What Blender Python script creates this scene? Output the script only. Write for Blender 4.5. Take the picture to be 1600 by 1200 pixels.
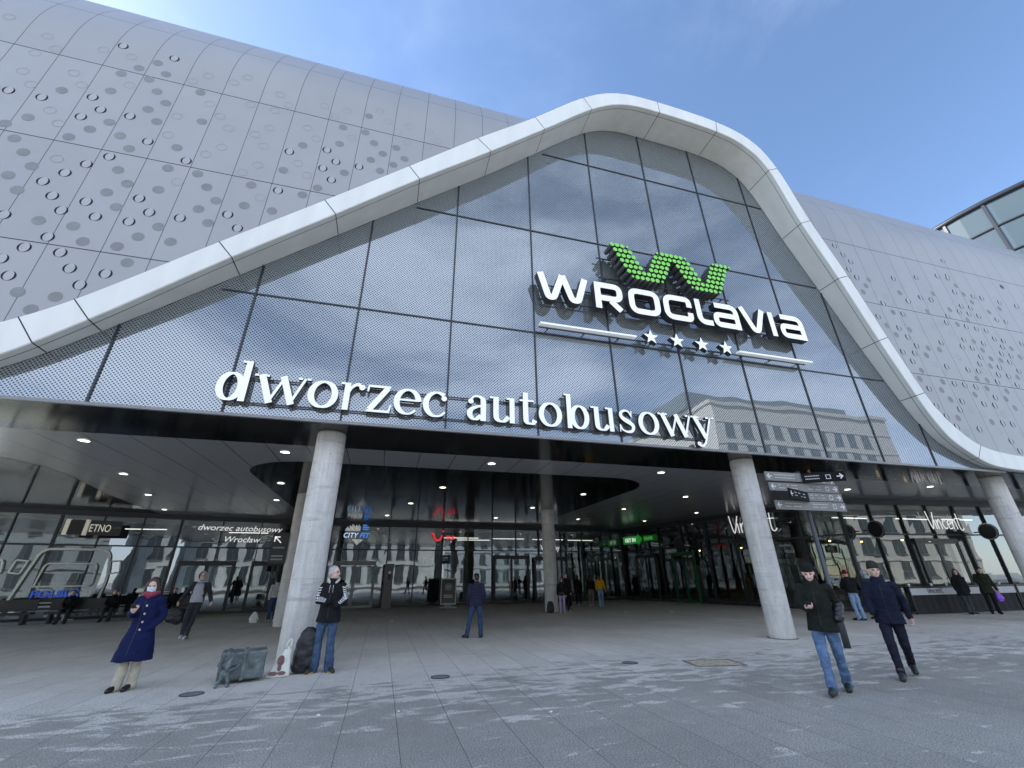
import bpy, bmesh, math, random
from math import sin, cos, pi, radians, sqrt, atan2
from mathutils import Vector, Matrix, noise
random.seed(7)
S = bpy.context.scene
for o in list(bpy.data.objects): bpy.data.objects.remove(o)
# ------------------------------------------------------------------ camera
cam_d = bpy.data.cameras.new("camera"); cam = bpy.data.objects.new("camera", cam_d)
S.collection.objects.link(cam); S.camera = cam
cam_d.sensor_width = 36; cam_d.lens = 663.88/1600*36; cam_d.clip_start = .05; cam_d.clip_end = 3000
CR = Vector((0.9628914, -0.26966087, -0.01109795)); CD = Vector((0.10195525, 0.40151447, -0.91016002)); CF = Vector((0.24989052, 0.87525376, 0.41410817))
cam.matrix_world = Matrix(((CR.x, -CD.x, -CF.x, 0), (CR.y, -CD.y, -CF.y, 0), (CR.z, -CD.z, -CF.z, 1.6), (0, 0, 0, 1)))
# ------------------------------------------------------------------ sky and sun
SUN_EL, SUN_AZ = radians(38), radians(-62)          # azimuth from +Y towards +X
W = bpy.data.worlds.new("World"); S.world = W; W.use_nodes = True
nt = W.node_tree; nt.nodes.clear()
def N(nt, t, **k):
    n = nt.nodes.new(t)
    for a, b in k.items(): setattr(n, a, b)
    return n
sky = N(nt, 'ShaderNodeTexSky', sky_type='NISHITA', sun_disc=False, sun_elevation=SUN_EL, sun_rotation=SUN_AZ, altitude=120, air_density=1.0, dust_density=.35, ozone_density=3.0)
tc = N(nt, 'ShaderNodeTexCoord')
mp = N(nt, 'ShaderNodeMapping'); mp.inputs['Scale'].default_value = (1.1, 1.1, 3.2); mp.inputs['Location'].default_value = (.35, .1, .2)
nt.links.new(tc.outputs['Generated'], mp.inputs[0])
nz = N(nt, 'ShaderNodeTexNoise'); nz.inputs['Scale'].default_value = 1.5; nz.inputs['Detail'].default_value = 7; nz.inputs['Roughness'].default_value = .58
nz.inputs['Distortion'].default_value = .35
nt.links.new(mp.outputs[0], nz.inputs['Vector'])
sep = N(nt, 'ShaderNodeSeparateXYZ'); nt.links.new(tc.outputs['Generated'], sep.inputs[0])
def M(nt, op, a, b=None, clamp=False):
    n = nt.nodes.new('ShaderNodeMath'); n.operation = op; n.use_clamp = clamp
    for i, v in enumerate((a, b)):
        if v is None: continue
        if isinstance(v, (int, float)): n.inputs[i].default_value = v
        else: nt.links.new(v, n.inputs[i])
    return n.outputs[0]
# more cloud opposite the sun, thickened to brighten the shaded plaza, thin veils elsewhere
bias = M(nt, 'MULTIPLY', sep.outputs[1], -.17)
v = M(nt, 'ADD', nz.outputs[0], bias)
fr = nt.nodes.new('ShaderNodeMapRange'); nt.links.new(sep.outputs[1], fr.inputs[0]); fr.inputs[1].default_value = .35; fr.inputs[2].default_value = -.25; fr.inputs[3].default_value = .12; fr.inputs[4].default_value = 1.
ramp = N(nt, 'ShaderNodeMapRange', interpolation_type='SMOOTHSTEP'); nt.links.new(v, ramp.inputs[0])
ramp.inputs[1].default_value = .42; ramp.inputs[2].default_value = .80; ramp.inputs[3].default_value = 0; ramp.inputs[4].default_value = .85
mx = N(nt, 'ShaderNodeMix', data_type='RGBA'); nt.links.new(M(nt, 'MULTIPLY', ramp.outputs[0], fr.outputs[0]), mx.inputs[0]); nt.links.new(sky.outputs[0], mx.inputs[6])
mx.inputs[7].default_value = (7.3, 7.9, 9.1, 1)
bg = N(nt, 'ShaderNodeBackground'); bg.inputs[1].default_value = .080
nt.links.new(mx.outputs[2], bg.inputs[0])
wo = N(nt, 'ShaderNodeOutputWorld'); nt.links.new(bg.outputs[0], wo.inputs[0])
sd = bpy.data.lights.new("sun", 'SUN'); sun = bpy.data.objects.new("sun", sd); S.collection.objects.link(sun)
sd.energy = 2.8; sd.angle = radians(.5); sd.color = (1, .95, .87)
dirv = Vector((sin(SUN_AZ)*cos(SUN_EL), cos(SUN_AZ)*cos(SUN_EL), sin(SUN_EL)))
sun.rotation_euler = (-dirv).to_track_quat('-Z', 'Y').to_euler(); sun.location = dirv*80
S.view_settings.view_transform = 'Standard'; S.view_settings.look = 'None'; S.view_settings.gamma = 1
S.view_settings.exposure = 1.95
S.cycles.max_bounces = 7; S.cycles.diffuse_bounces = 3; S.cycles.glossy_bounces = 4; S.cycles.transmission_bounces = 3
S.cycles.use_denoising = True
S.cycles.caustics_reflective = False; S.cycles.caustics_refractive = False
# ------------------------------------------------------------------ helpers
COL = S.collection
def tag(o, label=None, cat=None, group=None, kind=None):
    if label: o['label'] = label
    if cat: o['category'] = cat
    if group: o['group'] = group
    if kind: o['kind'] = kind
    return o
def empty(name, loc=(0, 0, 0), rz=0, label=None, cat=None, group=None):
    o = bpy.data.objects.new(name, None); COL.objects.link(o); o.location = loc; o.rotation_euler = (0, 0, rz)
    return tag(o, label, cat, group)
class MB:
    def __init__(s): s.v = []; s.f = []; s.m = []; s.sm = []
    def face(s, pts, m=0, smooth=False):
        b = len(s.v); s.v += [tuple(p) for p in pts]; s.f.append(tuple(range(b, b+len(pts)))); s.m.append(m); s.sm.append(smooth)
    def grid(s, rows, m=0, smooth=True, closed=False, cap=False):
        b = len(s.v); n = len(rows[0])
        for r in rows: s.v += [tuple(p) for p in r]
        for i in range(len(rows)-1):
            for j in range(n if closed else n-1):
                k = (j+1) % n
                s.f.append((b+i*n+j, b+i*n+k, b+(i+1)*n+k, b+(i+1)*n+j)); s.m.append(m); s.sm.append(smooth)
        if cap:
            s.f.append(tuple(b+j for j in reversed(range(n)))); s.m.append(m); s.sm.append(False)
            e = b+(len(rows)-1)*n; s.f.append(tuple(e+j for j in range(n))); s.m.append(m); s.sm.append(False)
    def box(s, x0, x1, y0, y1, z0, z1, m=0, mtx=None):
        P = [Vector((x, y, z)) for z in (z0, z1) for x, y in ((x0, y0), (x1, y0), (x1, y1), (x0, y1))]
        if mtx: P = [mtx @ p for p in P]
        b = len(s.v); s.v += [tuple(p) for p in P]
        for q in ((3, 2, 1, 0), (4, 5, 6, 7), (0, 1, 5, 4), (1, 2, 6, 5), (2, 3, 7, 6), (3, 0, 4, 7)):
            s.f.append(tuple(b+i for i in q)); s.m.append(m); s.sm.append(False)
    def beam(s, a, b_, w, d, m=0, up=(0, 0, 1)):
        a = Vector(a); b_ = Vector(b_); t = (b_-a).normalized(); u = Vector(up)
        r = t.cross(u)
        if r.length < 1e-4: r = t.cross(Vector((0, 1, 0)))
        r.normalize(); q = r.cross(t)
        rows = [[p+r*x*w/2+q*y*d/2 for x, y in ((-1, -1), (1, -1), (1, 1), (-1, 1))] for p in (a, b_)]
        s.grid(rows, m, False, True, True)
    def tube(s, pts, rad, n=12, m=0, cap=True, smooth=True):
        pts = [Vector(p) for p in pts]; rows = []
        if isinstance(rad, (int, float)): rad = [rad]*len(pts)
        ref = None
        for i, p in enumerate(pts):
            t = (pts[min(i+1, len(pts)-1)]-pts[max(i-1, 0)]).normalized()
            if ref is None: ref = t.orthogonal().normalized()
            ref = (ref-t*ref.dot(t)).normalized(); q = t.cross(ref)
            rows.append([p+(ref*cos(2*pi*k/n)+q*sin(2*pi*k/n))*rad[i] for k in range(n)])
        s.grid(rows, m, smooth, True, cap)
    def disc(s, c, r, n=20, m=0, ax=(1, 0, 0), ay=(0, 0, 1), rx=None):
        c = Vector(c); ax = Vector(ax); ay = Vector(ay)
        s.face([c+ax*((rx or r)*cos(2*pi*k/n))+ay*(r*sin(2*pi*k/n)) for k in range(n)], m)
    def build(s, name, mats, parent=None, **k):
        me = bpy.data.meshes.new(name); me.from_pydata(s.v, [], s.f)
        mats = mats if isinstance(mats, (list, tuple)) else [mats]
        for m in mats: me.materials.append(m)
        me.polygons.foreach_set('material_index', s.m); me.polygons.foreach_set('use_smooth', s.sm); me.update()
        o = bpy.data.objects.new(name, me); COL.objects.link(o)
        if parent: o.parent = parent
        return tag(o, **k)
def copy_tree(o, parent=None):
    c = o.copy(); COL.objects.link(c)
    if parent: c.parent = parent
    for ch in [x for x in bpy.data.objects if x.parent == o]: copy_tree(ch, c)
    return c
# ------------------------------------------------------------------ materials
def mat(name, col, rough=.6, metal=0., var=0., vs=6., bump=0., bs=60., spec=.5, emit=None, es=1., coords='Object', stretch=(1, 1, 1), coat=0.):
    m = bpy.data.materials.new(name); m.use_nodes = True; t = m.node_tree; b = t.nodes['Principled BSDF']
    b.inputs['Base Color'].default_value = (*col, 1); b.inputs['Roughness'].default_value = rough; b.inputs['Metallic'].default_value = metal
    b.inputs['Specular IOR Level'].default_value = spec; b.inputs['Coat Weight'].default_value = coat
    if emit: b.inputs['Emission Color'].default_value = (*emit, 1); b.inputs['Emission Strength'].default_value = es
    if var or bump:
        c = N(t, 'ShaderNodeTexCoord'); q = N(t, 'ShaderNodeMapping'); q.inputs['Scale'].default_value = stretch
        t.links.new(c.outputs[coords], q.inputs[0])
    if var:
        n = N(t, 'ShaderNodeTexNoise'); n.inputs['Scale'].default_value = vs; n.inputs['Detail'].default_value = 6; t.links.new(q.outputs[0], n.inputs['Vector'])
        r = N(t, 'ShaderNodeMapRange'); t.links.new(n.outputs[0], r.inputs[0]); r.inputs[1].default_value = .3; r.inputs[2].default_value = .7; r.inputs[3].default_value = 1-var; r.inputs[4].default_value = 1+var
        h = N(t, 'ShaderNodeVectorMath', operation='SCALE'); h.inputs[0].default_value = col; t.links.new(r.outputs[0], h.inputs['Scale']); t.links.new(h.outputs[0], b.inputs['Base Color'])
    if bump:
        n2 = N(t, 'ShaderNodeTexNoise'); n2.inputs['Scale'].default_value = bs; n2.inputs['Detail'].default_value = 4; t.links.new(q.outputs[0], n2.inputs['Vector'])
        bp = N(t, 'ShaderNodeBump'); bp.inputs['Strength'].default_value = bump; bp.inputs['Distance'].default_value = .01; t.links.new(n2.outputs[0], bp.inputs['Height']); t.links.new(bp.outputs[0], b.inputs['Normal'])
    return m
def glass(name, tint, base, fac, wave=.5, ws=.8, rough=.0, see=0.):
    """reflective dark glazing: dark interior tone under a mirror layer, panes slightly out of true"""
    m = bpy.data.materials.new(name); m.use_nodes = True; t = m.node_tree; b = t.nodes['Principled BSDF']; out = t.nodes['Material Output']
    b.inputs['Base Color'].default_value = (*base, 1); b.inputs['Roughness'].default_value = .5; b.inputs['Specular IOR Level'].default_value = .2
    g = N(t, 'ShaderNodeBsdfGlossy'); g.inputs['Color'].default_value = (*tint, 1); g.inputs['Roughness'].default_value = rough
    c = N(t, 'ShaderNodeTexCoord'); n = N(t, 'ShaderNodeTexNoise'); n.inputs['Scale'].default_value = ws; n.inputs['Detail'].default_value = 1.5
    t.links.new(c.outputs['Object'], n.inputs['Vector'])
    bp = N(t, 'ShaderNodeBump'); bp.inputs['Strength'].default_value = wave; bp.inputs['Distance'].default_value = .02
    t.links.new(n.outputs[0], bp.inputs['Height']); t.links.new(bp.outputs[0], g.inputs['Normal'])
    lw = N(t, 'ShaderNodeLayerWeight'); lw.inputs[0].default_value = .35
    f = M(t, 'MULTIPLY', lw.outputs['Fresnel'], .5); f = M(t, 'ADD', f, fac, True)
    body = b.outputs[0]
    if see:
        tr = N(t, 'ShaderNodeBsdfTransparent'); tr.inputs[0].default_value = (see*.92, see, see*.98, 1); body = tr.outputs[0]
    mx = N(t, 'ShaderNodeMixShader'); t.links.new(f, mx.inputs[0]); t.links.new(body, mx.inputs[1]); t.links.new(g.outputs[0], mx.inputs[2]); t.links.new(mx.outputs[0], out.inputs[0])
    return m
WHITE = mat('white_paint', (.78, .8, .82), .45, var=.04)
FRAME_M = mat('frame_panel', (.72, .735, .72), .38, var=.06, vs=1.6, bump=.05, bs=3, stretch=(1.5, 1.5, .25))
BLACK = mat('black_metal', (.012, .013, .016), .35, var=.2)
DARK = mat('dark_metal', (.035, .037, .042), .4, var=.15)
GREY = mat('grey_metal', (.22, .225, .23), .4, .3, var=.1)
STEEL = mat('brushed_steel', (.42, .42, .42), .3, .8, var=.1)
GAP = mat('joint', (.006, .006, .008), .8)
MULL = mat('mullion', (.018, .022, .032), .4)
# ------------------------------------------------------------------ ground
def ground_mat():
    m = bpy.data.materials.new('granite_paving'); m.use_nodes = True; t = m.node_tree; b = t.nodes['Principled BSDF']
    c = N(t, 'ShaderNodeTexCoord'); sp = N(t, 'ShaderNodeSeparateXYZ'); t.links.new(c.outputs['Object'], sp.inputs[0])
    L = t.links.new
    def noise_(scale, det, vec=None, rough=.55, dist=0):
        n = N(t, 'ShaderNodeTexNoise'); n.inputs['Scale'].default_value = scale; n.inputs['Detail'].default_value = det; n.inputs['Roughness'].default_value = rough; n.inputs['Distortion'].default_value = dist
        L(vec or c.outputs['Object'], n.inputs['Vector']); return n.outputs[0]
    def rng(v, a, b_, c0=0., c1=1., sm=False):
        r = N(t, 'ShaderNodeMapRange'); r.interpolation_type = 'SMOOTHSTEP' if sm else 'LINEAR'; L(v, r.inputs[0])
        for i, q in zip((1, 2, 3, 4), (a, b_, c0, c1)): r.inputs[i].default_value = q
        return r.outputs[0]
    # slab joints: every 0.63 m across, 1.26 m along with the rows staggered
    jx = M(t, 'PINGPONG', M(t, 'ADD', sp.outputs[0], .27-.63*100), .315)
    jx = M(t, 'LESS_THAN', M(t, 'PINGPONG', M(t, 'ADD', sp.outputs[0], 63.27), .315), .0032)
    col_i = M(t, 'FLOOR', M(t, 'DIVIDE', M(t, 'ADD', sp.outputs[0], 63.27), .63))
    off = M(t, 'MULTIPLY', M(t, 'FRACT', M(t, 'MULTIPLY', col_i, .37)), 1.26)
    yy = M(t, 'ADD', sp.outputs[1], off)
    jy = M(t, 'LESS_THAN', M(t, 'PINGPONG', M(t, 'ADD', yy, 126.), .63), .0012)
    row_i = M(t, 'FLOOR', M(t, 'DIVIDE', M(t, 'ADD', yy, 126.), 1.26))
    hsh = M(t, 'FRACT', M(t, 'MULTIPLY', M(t, 'SINE', M(t, 'ADD', M(t, 'MULTIPLY', col_i, 12.9898), M(t, 'MULTIPLY', row_i, 78.233))), 43758.5))
    joint = M(t, 'MAXIMUM', jx, M(t, 'MULTIPLY', jy, .5))
    speck = noise_(62, 3, rough=.85); big = noise_(.35, 5); mid = noise_(4, 6, rough=.65)
    val = M(t, 'MULTIPLY', rng(speck, .38, .62, .32, 1.68), rng(big, .3, .7, .88, 1.1))
    val = M(t, 'MULTIPLY', val, rng(mid, .25, .75, .9, 1.1))
    val = M(t, 'MULTIPLY', val, rng(hsh, 0, 1, .94, 1.06))
    # wet film left in shallow, sideways-drawn patches
    mp = N(t, 'ShaderNodeMapping'); mp.inputs['Rotation'].default_value = (0, 0, radians(-9)); mp.inputs['Scale'].default_value = (.62, 1.75, 1); L(c.outputs['Object'], mp.inputs[0])
    w1 = noise_(2.3, 10, mp.outputs[0], .70, .35)
    near = rng(sp.outputs[1], 10.4, 5.2, -.11, .12)
    near2 = rng(M(t, 'ADD', sp.outputs[1], M(t, 'MULTIPLY', sp.outputs[0], -.16)), 10.0, 8.9, -.3, 0.)
    wv = M(t, 'ADD', M(t, 'ADD', w1, near), near2)
    wet = rng(wv, .485, .505, 0, 1, True)
    damp = rng(wv, .44, .53, 0, 1, True)
    salt = rng(noise_(2.2, 8, mp.outputs[0], .7, .4), .60, .64, 0, 1, True)      # pale dried streaks
    vdry = M(t, 'MULTIPLY', val, M(t, 'ADD', M(t, 'MULTIPLY', salt, .06), 1.))
    dark = M(t, 'SUBTRACT', 1., M(t, 'ADD', M(t, 'MULTIPLY', wet, .29), M(t, 'MULTIPLY', damp, .07)))
    v2 = M(t, 'MULTIPLY', vdry, dark)
    v2 = M(t, 'MULTIPLY', v2, M(t, 'SUBTRACT', 1., M(t, 'MULTIPLY', joint, .8)))
    vo = N(t, 'ShaderNodeTexVoronoi'); vo.inputs['Scale'].default_value = 3.2; L(c.outputs['Object'], vo.inputs['Vector'])
    gum = M(t, 'LESS_THAN', M(t, 'ADD', vo.outputs['Distance'], M(t, 'MULTIPLY', noise_(25, 2), .03)), .055)
    v2 = M(t, 'MULTIPLY', v2, M(t, 'SUBTRACT', 1., M(t, 'MULTIPLY', gum, .22)))
    vo2 = N(t, 'ShaderNodeTexVoronoi'); vo2.inputs['Scale'].default_value = 1.7; L(mp.outputs[0], vo2.inputs['Vector'])
    v2 = M(t, 'ADD', v2, M(t, 'MULTIPLY', M(t, 'LESS_THAN', vo2.outputs['Distance'], .012), .5))
    sc = N(t, 'ShaderNodeVectorMath', operation='SCALE'); sc.inputs[0].default_value = (.59, .565, .505); L(v2, sc.inputs['Scale']); L(sc.outputs[0], b.inputs['Base Color'])
    ro = rng(wet, 0, 1, .62, .40); ro = M(t, 'ADD', ro, M(t, 'MULTIPLY', speck, .12)); L(ro, b.inputs['Roughness'])
    b.inputs['Specular IOR Level'].default_value = .45
    bp = N(t, 'ShaderNodeBump'); bp.inputs['Strength'].default_value = .35; bp.inputs['Distance'].default_value = .004
    L(M(t, 'SUBTRACT', speck, M(t, 'MULTIPLY', joint, 2.)), bp.inputs['Height']); L(bp.outputs[0], b.inputs['Normal'])
    return m
g = MB(); g.face([(-400, -400, 0), (400, -400, 0), (400, 400, 0), (-400, 400, 0)])
g.build('ground', ground_mat(), kind='structure')
r_ = MB(); r_.face([(-300, -31.5, .004), (300, -31.5, .004), (300, -13.5, .004), (-300, -13.5, .004)]); r_.build('bounce_cut_road', mat('bounce_cut_asphalt', (.05, .05, .052), .85, var=.2, vs=1.5, bump=.3, bs=90), kind='structure')  # unseen dark sheet added to cut light bounced up onto the mall front
r_ = MB(); r_.box(-300, 300, -31.7, -31.5, 0, .12); r_.box(-300, 300, -13.5, -13.3, 0, .05); [r_.box(x, x+3, -22.6, -22.45, .004, .008) for x in range(-90, 90, 9)]; r_.build('road_kerb', mat('kerb_stone', (.3, .3, .29), .8), kind='structure')
# ------------------------------------------------------------------ mall building
ZS, YG, YW = 4.95, 10.2, 10.4
mall = empty('shopping_mall', (0, 0, 0), label='large shopping mall with grey punched metal cladding and glazed bus station entrance', cat='building')
# cladding: vertical wall that rolls back into the roof
def clad_mat():
    m = bpy.data.materials.new('aluminium_cladding'); m.use_nodes = True; t = m.node_tree; b = t.nodes['Principled BSDF']; L = t.links.new
    c = N(t, 'ShaderNodeTexCoord'); sp = N(t, 'ShaderNodeSeparateXYZ'); L(c.outputs['Object'], sp.inputs[0])
    x = M(t, 'ADD', sp.outputs[0], 11.48+1.0333*20)
    vj = M(t, 'LESS_THAN', M(t, 'PINGPONG', x, 1.0333/2), .008)
    hj = None
    for z, w in ((5.61, .014), (8.88, .014), (12.15, .014), (15.42, .014), (18.0, .010)):
        q = M(t, 'LESS_THAN', M(t, 'ABSOLUTE', M(t, 'SUBTRACT', sp.outputs[2], z)), w); hj = q if hj is None else M(t, 'MAXIMUM', hj, q)
    pid = M(t, 'FLOOR', M(t, 'DIVIDE', x, 1.0333)); zid = M(t, 'FLOOR', M(t, 'DIVIDE', M(t, 'SUBTRACT', sp.outputs[2], 5.61), 3.27))
    hs = M(t, 'FRACT', M(t, 'MULTIPLY', M(t, 'SINE', M(t, 'ADD', M(t, 'MULTIPLY', pid, 12.9), M(t, 'MULTIPLY', zid, 78.2))), 4375.5))
    n = N(t, 'ShaderNodeTexNoise'); n.inputs['Scale'].default_value = 1.2; n.inputs['Detail'].default_value = 6; L(c.outputs['Object'], n.inputs['Vector'])
    n3 = N(t, 'ShaderNodeTexNoise'); n3.inputs['Scale'].default_value = 45; n3.inputs['Detail'].default_value = 2; L(c.outputs['Object'], n3.inputs['Vector'])
    v = M(t, 'ADD', M(t, 'MULTIPLY', hs, .05), M(t, 'ADD', M(t, 'MULTIPLY', n.outputs[0], .12), .85)); v = M(t, 'ADD', v, M(t, 'MULTIPLY', n3.outputs[0], .05))
    v = M(t, 'MULTIPLY', v, M(t, 'SUBTRACT', 1., M(t, 'MULTIPLY', vj, .85))); v = M(t, 'MULTIPLY', v, M(t, 'SUBTRACT', 1., M(t, 'MULTIPLY', hj, .93)))
    s = N(t, 'ShaderNodeVectorMath', operation='SCALE'); s.inputs[0].default_value = (.335, .338, .352); L(v, s.inputs['Scale']); L(s.outputs[0], b.inputs['Base Color'])
    b.inputs['Roughness'].default_value = .42; b.inputs['Metallic'].default_value = .25
    bp = N(t, 'ShaderNodeBump'); bp.inputs['Strength'].default_value = .15; bp.inputs['Distance'].default_value = .02; L(n.outputs[0], bp.inputs['Height']); L(bp.outputs[0], b.inputs['Normal'])
    return m
CLAD = clad_mat()
DISC = mat('punched_disc', (.205, .21, .215), .5, .2, var=.1, vs=3)
SHEET = mat('punched_disc_face', (.36, .36, .375), .42, .25, var=.06)
HOLE = mat('punched_hole', (.01, .01, .013), .9)
RINGM = mat('scored_ring', (.24, .24, .27), .6)
w = MB(); X0, X1 = -22, 42; ZC, R = 16.3, 6.5
prof = [(YW, 5.2), (YW, ZC)]+[(YW+R-R*cos(a), ZC+R*sin(a)) for a in [radians(q) for q in range(3, 91, 3)]]
w.grid([[(X0, y, z), (X1, y, z)] for y, z in prof], 0, True)
w.face([(X0, YW+R, ZC+R), (X0, 60, ZC+R), (X1, 60, ZC+R), (X1, YW+R, ZC+R)])
w.face([(X0, 60, 0), (X1, 60, 0), (X1, 60, ZC+R), (X0, 60, ZC+R)])
for X in (X0, X1): w.face([(X, y, z) for y, z in prof]+[(X, 60, ZC+R), (X, 60, 5.2)])
DT=[(-10.9,13.58),(-10.19,13.59),(-9.44,9.52),(-9.23,16.48),(-9.19,14.02),(-9.18,13.18),(-9.13,10.72),(-9.02,8.3),(-8.87,13.6),(-8.82,11.12),(-8.8,10.32),(-8.75,8.69),(-8.73,7.88),(-8.51,11.54),(-8.48,9.92),(-8.45,9.08),(-8.18,13.6),(-8.14,11.95),(-8.11,10.32),(-8.07,8.69),(-7.89,16.5),(-7.78,9.9),(-7.75,8.29),(-7.51,12.78),(-7.42,7.88),(-7.1,10.72),(-7.08,9.92),(-7.05,8.28),(-6.76,10.32),(-6.47,12.35),(-6.07,10.31),(-5.05,10.71),(-4.72,10.3),(-4.05,13.57),(-4.04,11.92),(-3.04,14.0),(-3.03,13.18),(-2.72,12.77),(-2.71,13.57),(-2.02,13.58),(18.23,13.35),(18.24,15.11),(18.51,13.81),(18.55,14.67),(18.8,13.43),(18.82,13.46),(18.85,14.33),(19.09,11.46),(19.65,9.84),(19.76,12.25),(19.78,12.25),(19.99,9.44),(20.07,11.05),(20.19,7.5),(20.23,8.25),(20.33,9.86),(20.37,10.65),(20.5,7.1),(20.66,10.26),(20.74,11.86),(20.83,6.71),(21.21,13.89),(21.22,13.87),(21.48,12.67),(21.49,7.48),(21.53,12.71),(21.86,7.87),(21.91,8.66),(21.95,9.44),(22.09,6.7),(22.35,10.65),(22.48,13.06),(22.49,13.06),(22.53,8.66),(22.87,14.27),(23.13,13.03),(23.16,7.88),(23.19,8.65),(23.25,9.46),(23.41,11.85),(23.66,10.65),(23.68,6.32),(23.74,7.09),(23.74,12.25),(23.81,7.87),(23.9,9.46),(23.91,5.93),(24.02,11.05),(24.12,8.26),(24.25,9.86),(24.31,10.66),(24.33,7.09),(24.51,14.69),(24.57,14.68),(24.58,10.25),(24.69,11.84),(24.76,12.67),(24.83,9.06),(25.13,13.04),(25.16,9.44),(25.2,13.86),(25.23,13.9),(25.25,14.69),(25.3,11.04),(25.32,14.86),(25.36,11.83),(25.41,12.66),(25.51,9.85),(25.62,15.86),(25.77,13.06),(25.83,9.45),(26.02,11.84),(26.05,12.64),(26.09,9.05),(26.23,10.64),(26.3,11.44),(26.47,13.85),(26.48,10.24),(26.57,11.03),(26.79,9.82),(26.85,10.62),(26.91,11.41),(27.11,13.85),(27.12,13.89),(27.33,12.64),(27.98,12.63),(28.22,11.45),(28.38,13.84),(29.43,15.02),(29.43,15.03),(29.64,13.82),(29.7,13.86)]
DF=[(-10.52,12.38),(-10.18,12.76),(-10.16,11.94),(-9.9,14.02),(-9.83,11.54),(-9.82,10.72),(-9.51,11.14),(-9.49,10.31),(-9.17,12.36),(-8.9,14.43),(-8.9,15.25),(-8.85,12.79),(-8.78,9.51),(-8.58,15.67),(-8.54,13.2),(-8.42,7.49),(-8.22,16.1),(-8.21,15.29),(-8.16,12.78),(-8.1,9.51),(-8.04,7.09),(-7.89,15.69),(-7.88,14.85),(-7.87,14.03),(-7.83,12.38),(-7.82,11.55),(-7.81,10.73),(-7.77,9.1),(-7.74,7.49),(-7.55,14.45),(-7.54,13.62),(-7.49,11.14),(-7.47,10.31),(-7.08,9.11),(-6.86,15.25),(-6.81,12.78),(-6.8,11.95),(-6.79,11.13),(-6.76,9.5),(-6.74,8.68),(-6.51,14.02),(-6.44,9.91),(-6.09,11.96),(-6.06,9.5),(-5.76,11.54),(-5.75,10.72),(-5.43,11.12),(-5.42,10.31),(-4.74,11.13),(-4.74,11.93),(-4.06,12.76),(-4.04,11.12),(-3.74,13.97),(-3.39,11.94),(-3.04,12.33),(-2.73,15.21),(-2.72,14.4),(-2.4,13.18),(-2.03,15.22),(-2.02,16.07),(-1.71,14.0),(-1.7,14.81),(-1.38,13.6),(-1.38,14.4),(-1.0,14.0),(-0.99,14.83),(-0.68,14.4),(18.83,12.68),(19.18,13.07),(19.4,11.06),(19.52,13.46),(19.72,10.66),(19.95,8.65),(20.16,11.86),(20.28,9.06),(20.71,11.06),(20.94,8.27),(21.02,9.87),(21.15,7.09),(21.19,13.08),(21.22,7.88),(21.26,8.67),(21.34,10.25),(22.03,10.27),(22.49,12.3),(22.88,8.27),(23.09,7.09),(23.18,13.08),(23.52,13.47),(23.55,9.07),(23.88,8.66),(24.15,11.89),(24.15,12.68),(24.18,9.06),(24.68,11.07),(24.78,8.27),(24.93,9.85),(24.98,10.66),(25.08,7.88),(25.08,12.27),(25.14,8.66),(25.26,10.26),(25.58,14.32),(25.82,13.86),(25.92,10.26),(26.15,13.46),(26.46,9.48),(27.08,13.06),(27.2,11.05),(27.51,10.64),(28.09,13.43)]
DR=[(-12.0,16.49),(-10.95,16.07),(-10.94,15.25),(-10.91,14.42),(-10.6,15.62),(-10.57,13.98),(-9.89,14.81),(-9.86,13.17),(-9.6,16.09),(-9.57,14.4),(-9.53,12.76),(-9.13,11.53),(-8.89,16.07),(-8.57,14.84),(-7.18,15.66),(-7.14,13.19),(-7.14,14.0),(-6.85,16.08),(-6.51,14.84),(-6.46,11.52),(-6.14,16.07),(-6.13,14.41),(-6.09,12.75),(-5.83,16.48),(-5.8,13.99),(-5.78,13.16),(-5.48,15.24),(-5.08,13.98),(-5.06,12.34),(-4.78,15.23),(-4.78,16.04),(-4.76,13.57),(-4.76,14.4),(-4.74,12.75),(-4.46,15.63),(-4.41,11.52),(-3.74,14.79),(-3.73,13.16),(-3.43,16.03),(-3.42,14.39),(-3.4,12.75),(-3.05,15.64),(-2.72,16.04),(-2.4,14.8),(-1.7,16.45),(-1.37,16.03),(-1.0,15.64),(-0.67,15.22),(-0.67,16.04),(0.03,15.23),(0.03,16.05),(0.35,15.64),(19.49,12.67),(20.14,12.66),(20.44,12.26),(20.51,11.35),(20.87,13.49),(21.25,6.5),(21.3,9.47),(21.47,11.15),(21.58,13.54),(21.63,9.12),(22.02,12.37),(22.15,7.5),(22.44,11.48),(22.79,7.41),(22.97,11.74),(23.02,10.02),(23.27,6.73),(23.38,11.27),(23.53,12.76),(24.07,7.49),(24.29,9.52),(24.6,6.72)]

random.seed(3)
def clear(x, z): return True
RD = .135
y = YW-.004
for x, z in DF: w.disc((x, y, z), RD, 22, 1)
for x, z in DT:
    w.disc((x, y, z), RD, 22, 2)
    w.disc((x+.004, y-.004, z), RD*.995, 20, 4, ax=(.995, -.02, 0), rx=RD*(.70 if x < 10 else .60))
for x, z in DR:
    n = 26
    for k in range(n):
        a0, a1 = 2*pi*k/n, 2*pi*(k+1)/n
        w.face([(x+RD*cos(a0), y, z+RD*sin(a0)), (x+RD*cos(a1), y, z+RD*sin(a1)), (x+(RD-.01)*cos(a1), y, z+(RD-.01)*sin(a1)), (x+(RD-.01)*cos(a0), y, z+(RD-.01)*sin(a0))], 3)
w.build('wall_cladding', [CLAD, DISC, HOLE, RINGM, SHEET], mall)
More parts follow.
